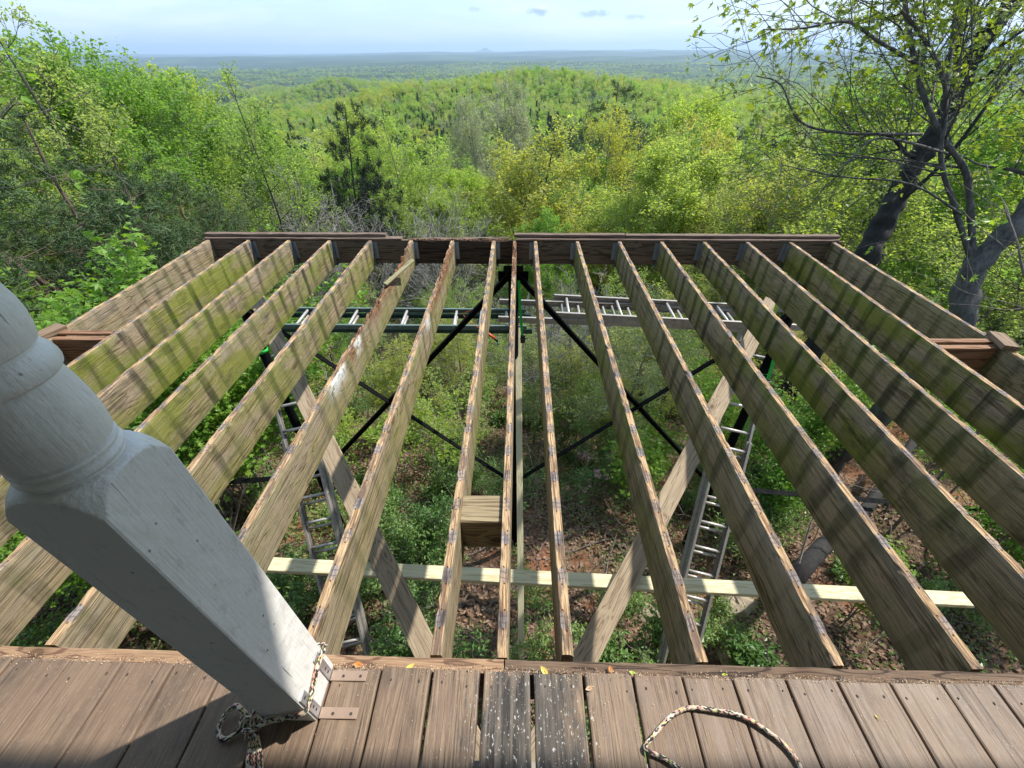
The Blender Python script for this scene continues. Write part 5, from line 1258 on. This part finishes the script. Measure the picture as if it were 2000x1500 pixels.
custom_tree('grey_maple', 'light grey maple with several upright limbs at the right edge', [
    ([(1872, 660, 6.6), (1882, 600, 6.5), (1898, 530, 6.4), (1930, 490, 6.3), (1970, 455, 6.2), (2020, 390, 6.1), (2080, 280, 6.0)], .155, .11, .75, 0),
    ([(1902, 525, 6.4), (1895, 400, 6.2), (1886, 335, 6.1), (1845, 275, 6.0), (1818, 222, 5.9), (1793, 150, 5.9), (1776, 60, 5.9), (1760, -40, 5.9)], .044, .026, .3, 1),
    ([(1900, 520, 6.4), (1866, 410, 6.2), (1838, 310, 6.0), (1846, 230, 5.9), (1842, 150, 5.8), (1800, 70, 5.7), (1760, 20, 5.6)], .036, .018, .35, 1),
    ([(1846, 215, 5.9), (1852, 140, 5.9), (1862, 60, 5.9), (1868, -40, 5.9)], .028, .02, .4, 1),
    ([(1800, 130, 5.8), (1712, 78, 5.6), (1655, 42, 5.5), (1570, 55, 5.4), (1490, 58, 5.3)], .028, .008, .3, 2),
    ([(1800, 262, 5.9), (1735, 262, 5.7), (1630, 258, 5.5), (1560, 235, 5.4), (1525, 165, 5.3), (1478, 148, 5.2)], .022, .007, .3, 2),
    ([(1850, 300, 6.0), (1760, 275, 5.7), (1700, 275, 5.5), (1640, 330, 5.4), (1560, 370, 5.3)], .02, .007, .3, 2),
    ([(1880, 420, 6.2), (1780, 360, 5.8), (1640, 345, 5.6), (1520, 320, 5.4)], .018, .006, .2, 2),
    ], 3, LEAFO, PT, 402, BARK_M, 5, .08, 3, .45, root=(-.25, .4))
LT = [( [(2080, 640, 4.6), (2010, 560, 4.5), (1985, 470, 4.5), (1960, 400, 4.5)], .02, .006, .1, 2), ([(2060, 520, 4.4), (2010, 480, 4.4), (1970, 500, 4.3)], .012, .005, .1, 3)]
custom_tree('maple_branch', 'blurred green maple branch reaching in from the right edge', LT, 3, LEAFN, dict(PT, n=[3, 3, 3, 2]), 403, TWIG, 5, .085, 2, .35, root=(.3, 0))
LT = [([(-120, 420, 4.2), (-60, 330, 4.1), (-10, 240, 4.0), (30, 190, 4.0)], .016, .005, .2, 2), ([(-40, 300, 4.1), (20, 210, 4.0), (50, 205, 4.0)], .01, .004, .2, 3)]
custom_tree('maple_branch', 'maple branch with large green leaves at the upper left edge', LT, 3, LEAFN, dict(PT, n=[3, 3, 3, 2]), 404, TWIG, 5, .085, 2, .4, root=(-.4, 0))
# leaning dark trunk and dead branches low at the right
PB = dict(PT, n=[3, 4, 3, 2], leaf_from=9)
q = [W(1560, 1118, d=5.1), W(1600, 1075, d=5.4), W(1650, 1035, d=5.9), W(1700, 985, d=6.6), W(1760, 900, d=7.6), W(1840, 780, d=9.)]
t = thing('leaning_tree', 'dark leaning tree trunk rising behind the right joists', 'tree', tuple(q[0])); b = MB(); b.tube(smooth(np.array([q[0]+np.array([-.25, -.1, -.5])]+q), 4)-q[0], np.linspace(.115, .06, 25), 16, 0, False, .4); part('trunk', b, BARK_X, t, True)
lm, _ = grow([(smooth(np.array([W(1640, 1060, d=5.2), W(1620, 950, d=5.2), W(1590, 920, d=5.3)]), 3)-q[0], .018, .006, 2, .1), (smooth(np.array([W(1560, 1100, d=5.), W(1600, 990, d=5.1), W(1680, 940, d=5.2)]), 3)-q[0], .014, .005, 2, .1)], rs, 4, PB)
b = MB(); limbs_mb(b, lm); part('branch', b, TWIG, t)
for i_, (px, py, Y) in enumerate(((160, 330, 12.), (1700, 420, 11.), (1530, 470, 12.), (420, 400, 13.))):
    pass
# small brush stems rising just beyond the beam
for k in range(70):
    x = rs.uniform(-9, 9); y = rs.uniform(6.5, 17)
    if abs(x) > 5 and y < 8: continue
    p_ = (T_BARE+T_THIN+T_THIN)[rs.integers(8)]; h = rs.uniform(2.8, 5.); s = h/p_[2]; kb = p_ in T_BARE
    l2 = unique(('bare twiggy tree ' if kb else 'small leafy tree ')+below(x, y), ['taller' if h > 3.9 else 'low', 'nearer' if y < 11 else 'farther'])
    put_tree(p_, x, y, float(ground(x, y))-.1, s, rs.uniform(0, 6.28), 'brush_tree', l2 or 'small twiggy grey tree just beyond the far beam', 'small tree', 'small twiggy trees beyond the deck', s*1.2)

# far landmark: the little peak on the horizon
b = MB(); b.lathe([(900, -200), (520, 40), (230, 100), (110, 190), (70, 205), (.1, 207)], 14); pk = W(948, 110, Y=30000)
o = part('distant_peak', b, MFLOOR, None, True, (pk[0], 30000, -60)); struct(o, 'small knob of a mountain on the far horizon')
# ------------------------------------------------------------------ haze
hz_m = bpy.data.materials.new('haze'); hz_m.use_nodes = True; hn = hz_m.node_tree; hn.nodes.clear()
pv = hn.nodes.new('ShaderNodeVolumePrincipled'); pv.inputs['Density'].default_value = 5.5e-5; pv.inputs['Color'].default_value = (.60, .78, 1., 1); pv.inputs['Anisotropy'].default_value = .2
ho = hn.nodes.new('ShaderNodeOutputMaterial'); hn.links.new(pv.outputs[0], ho.inputs['Volume'])
b = MB(); zt, zb = 420, -290; b.box((0, 0, (zt+zb)/2), (96000, 96000, zt-zb)); hz_o = part('haze', b, hz_m); stuff(hz_o, 'pale blue haze over the far plain')
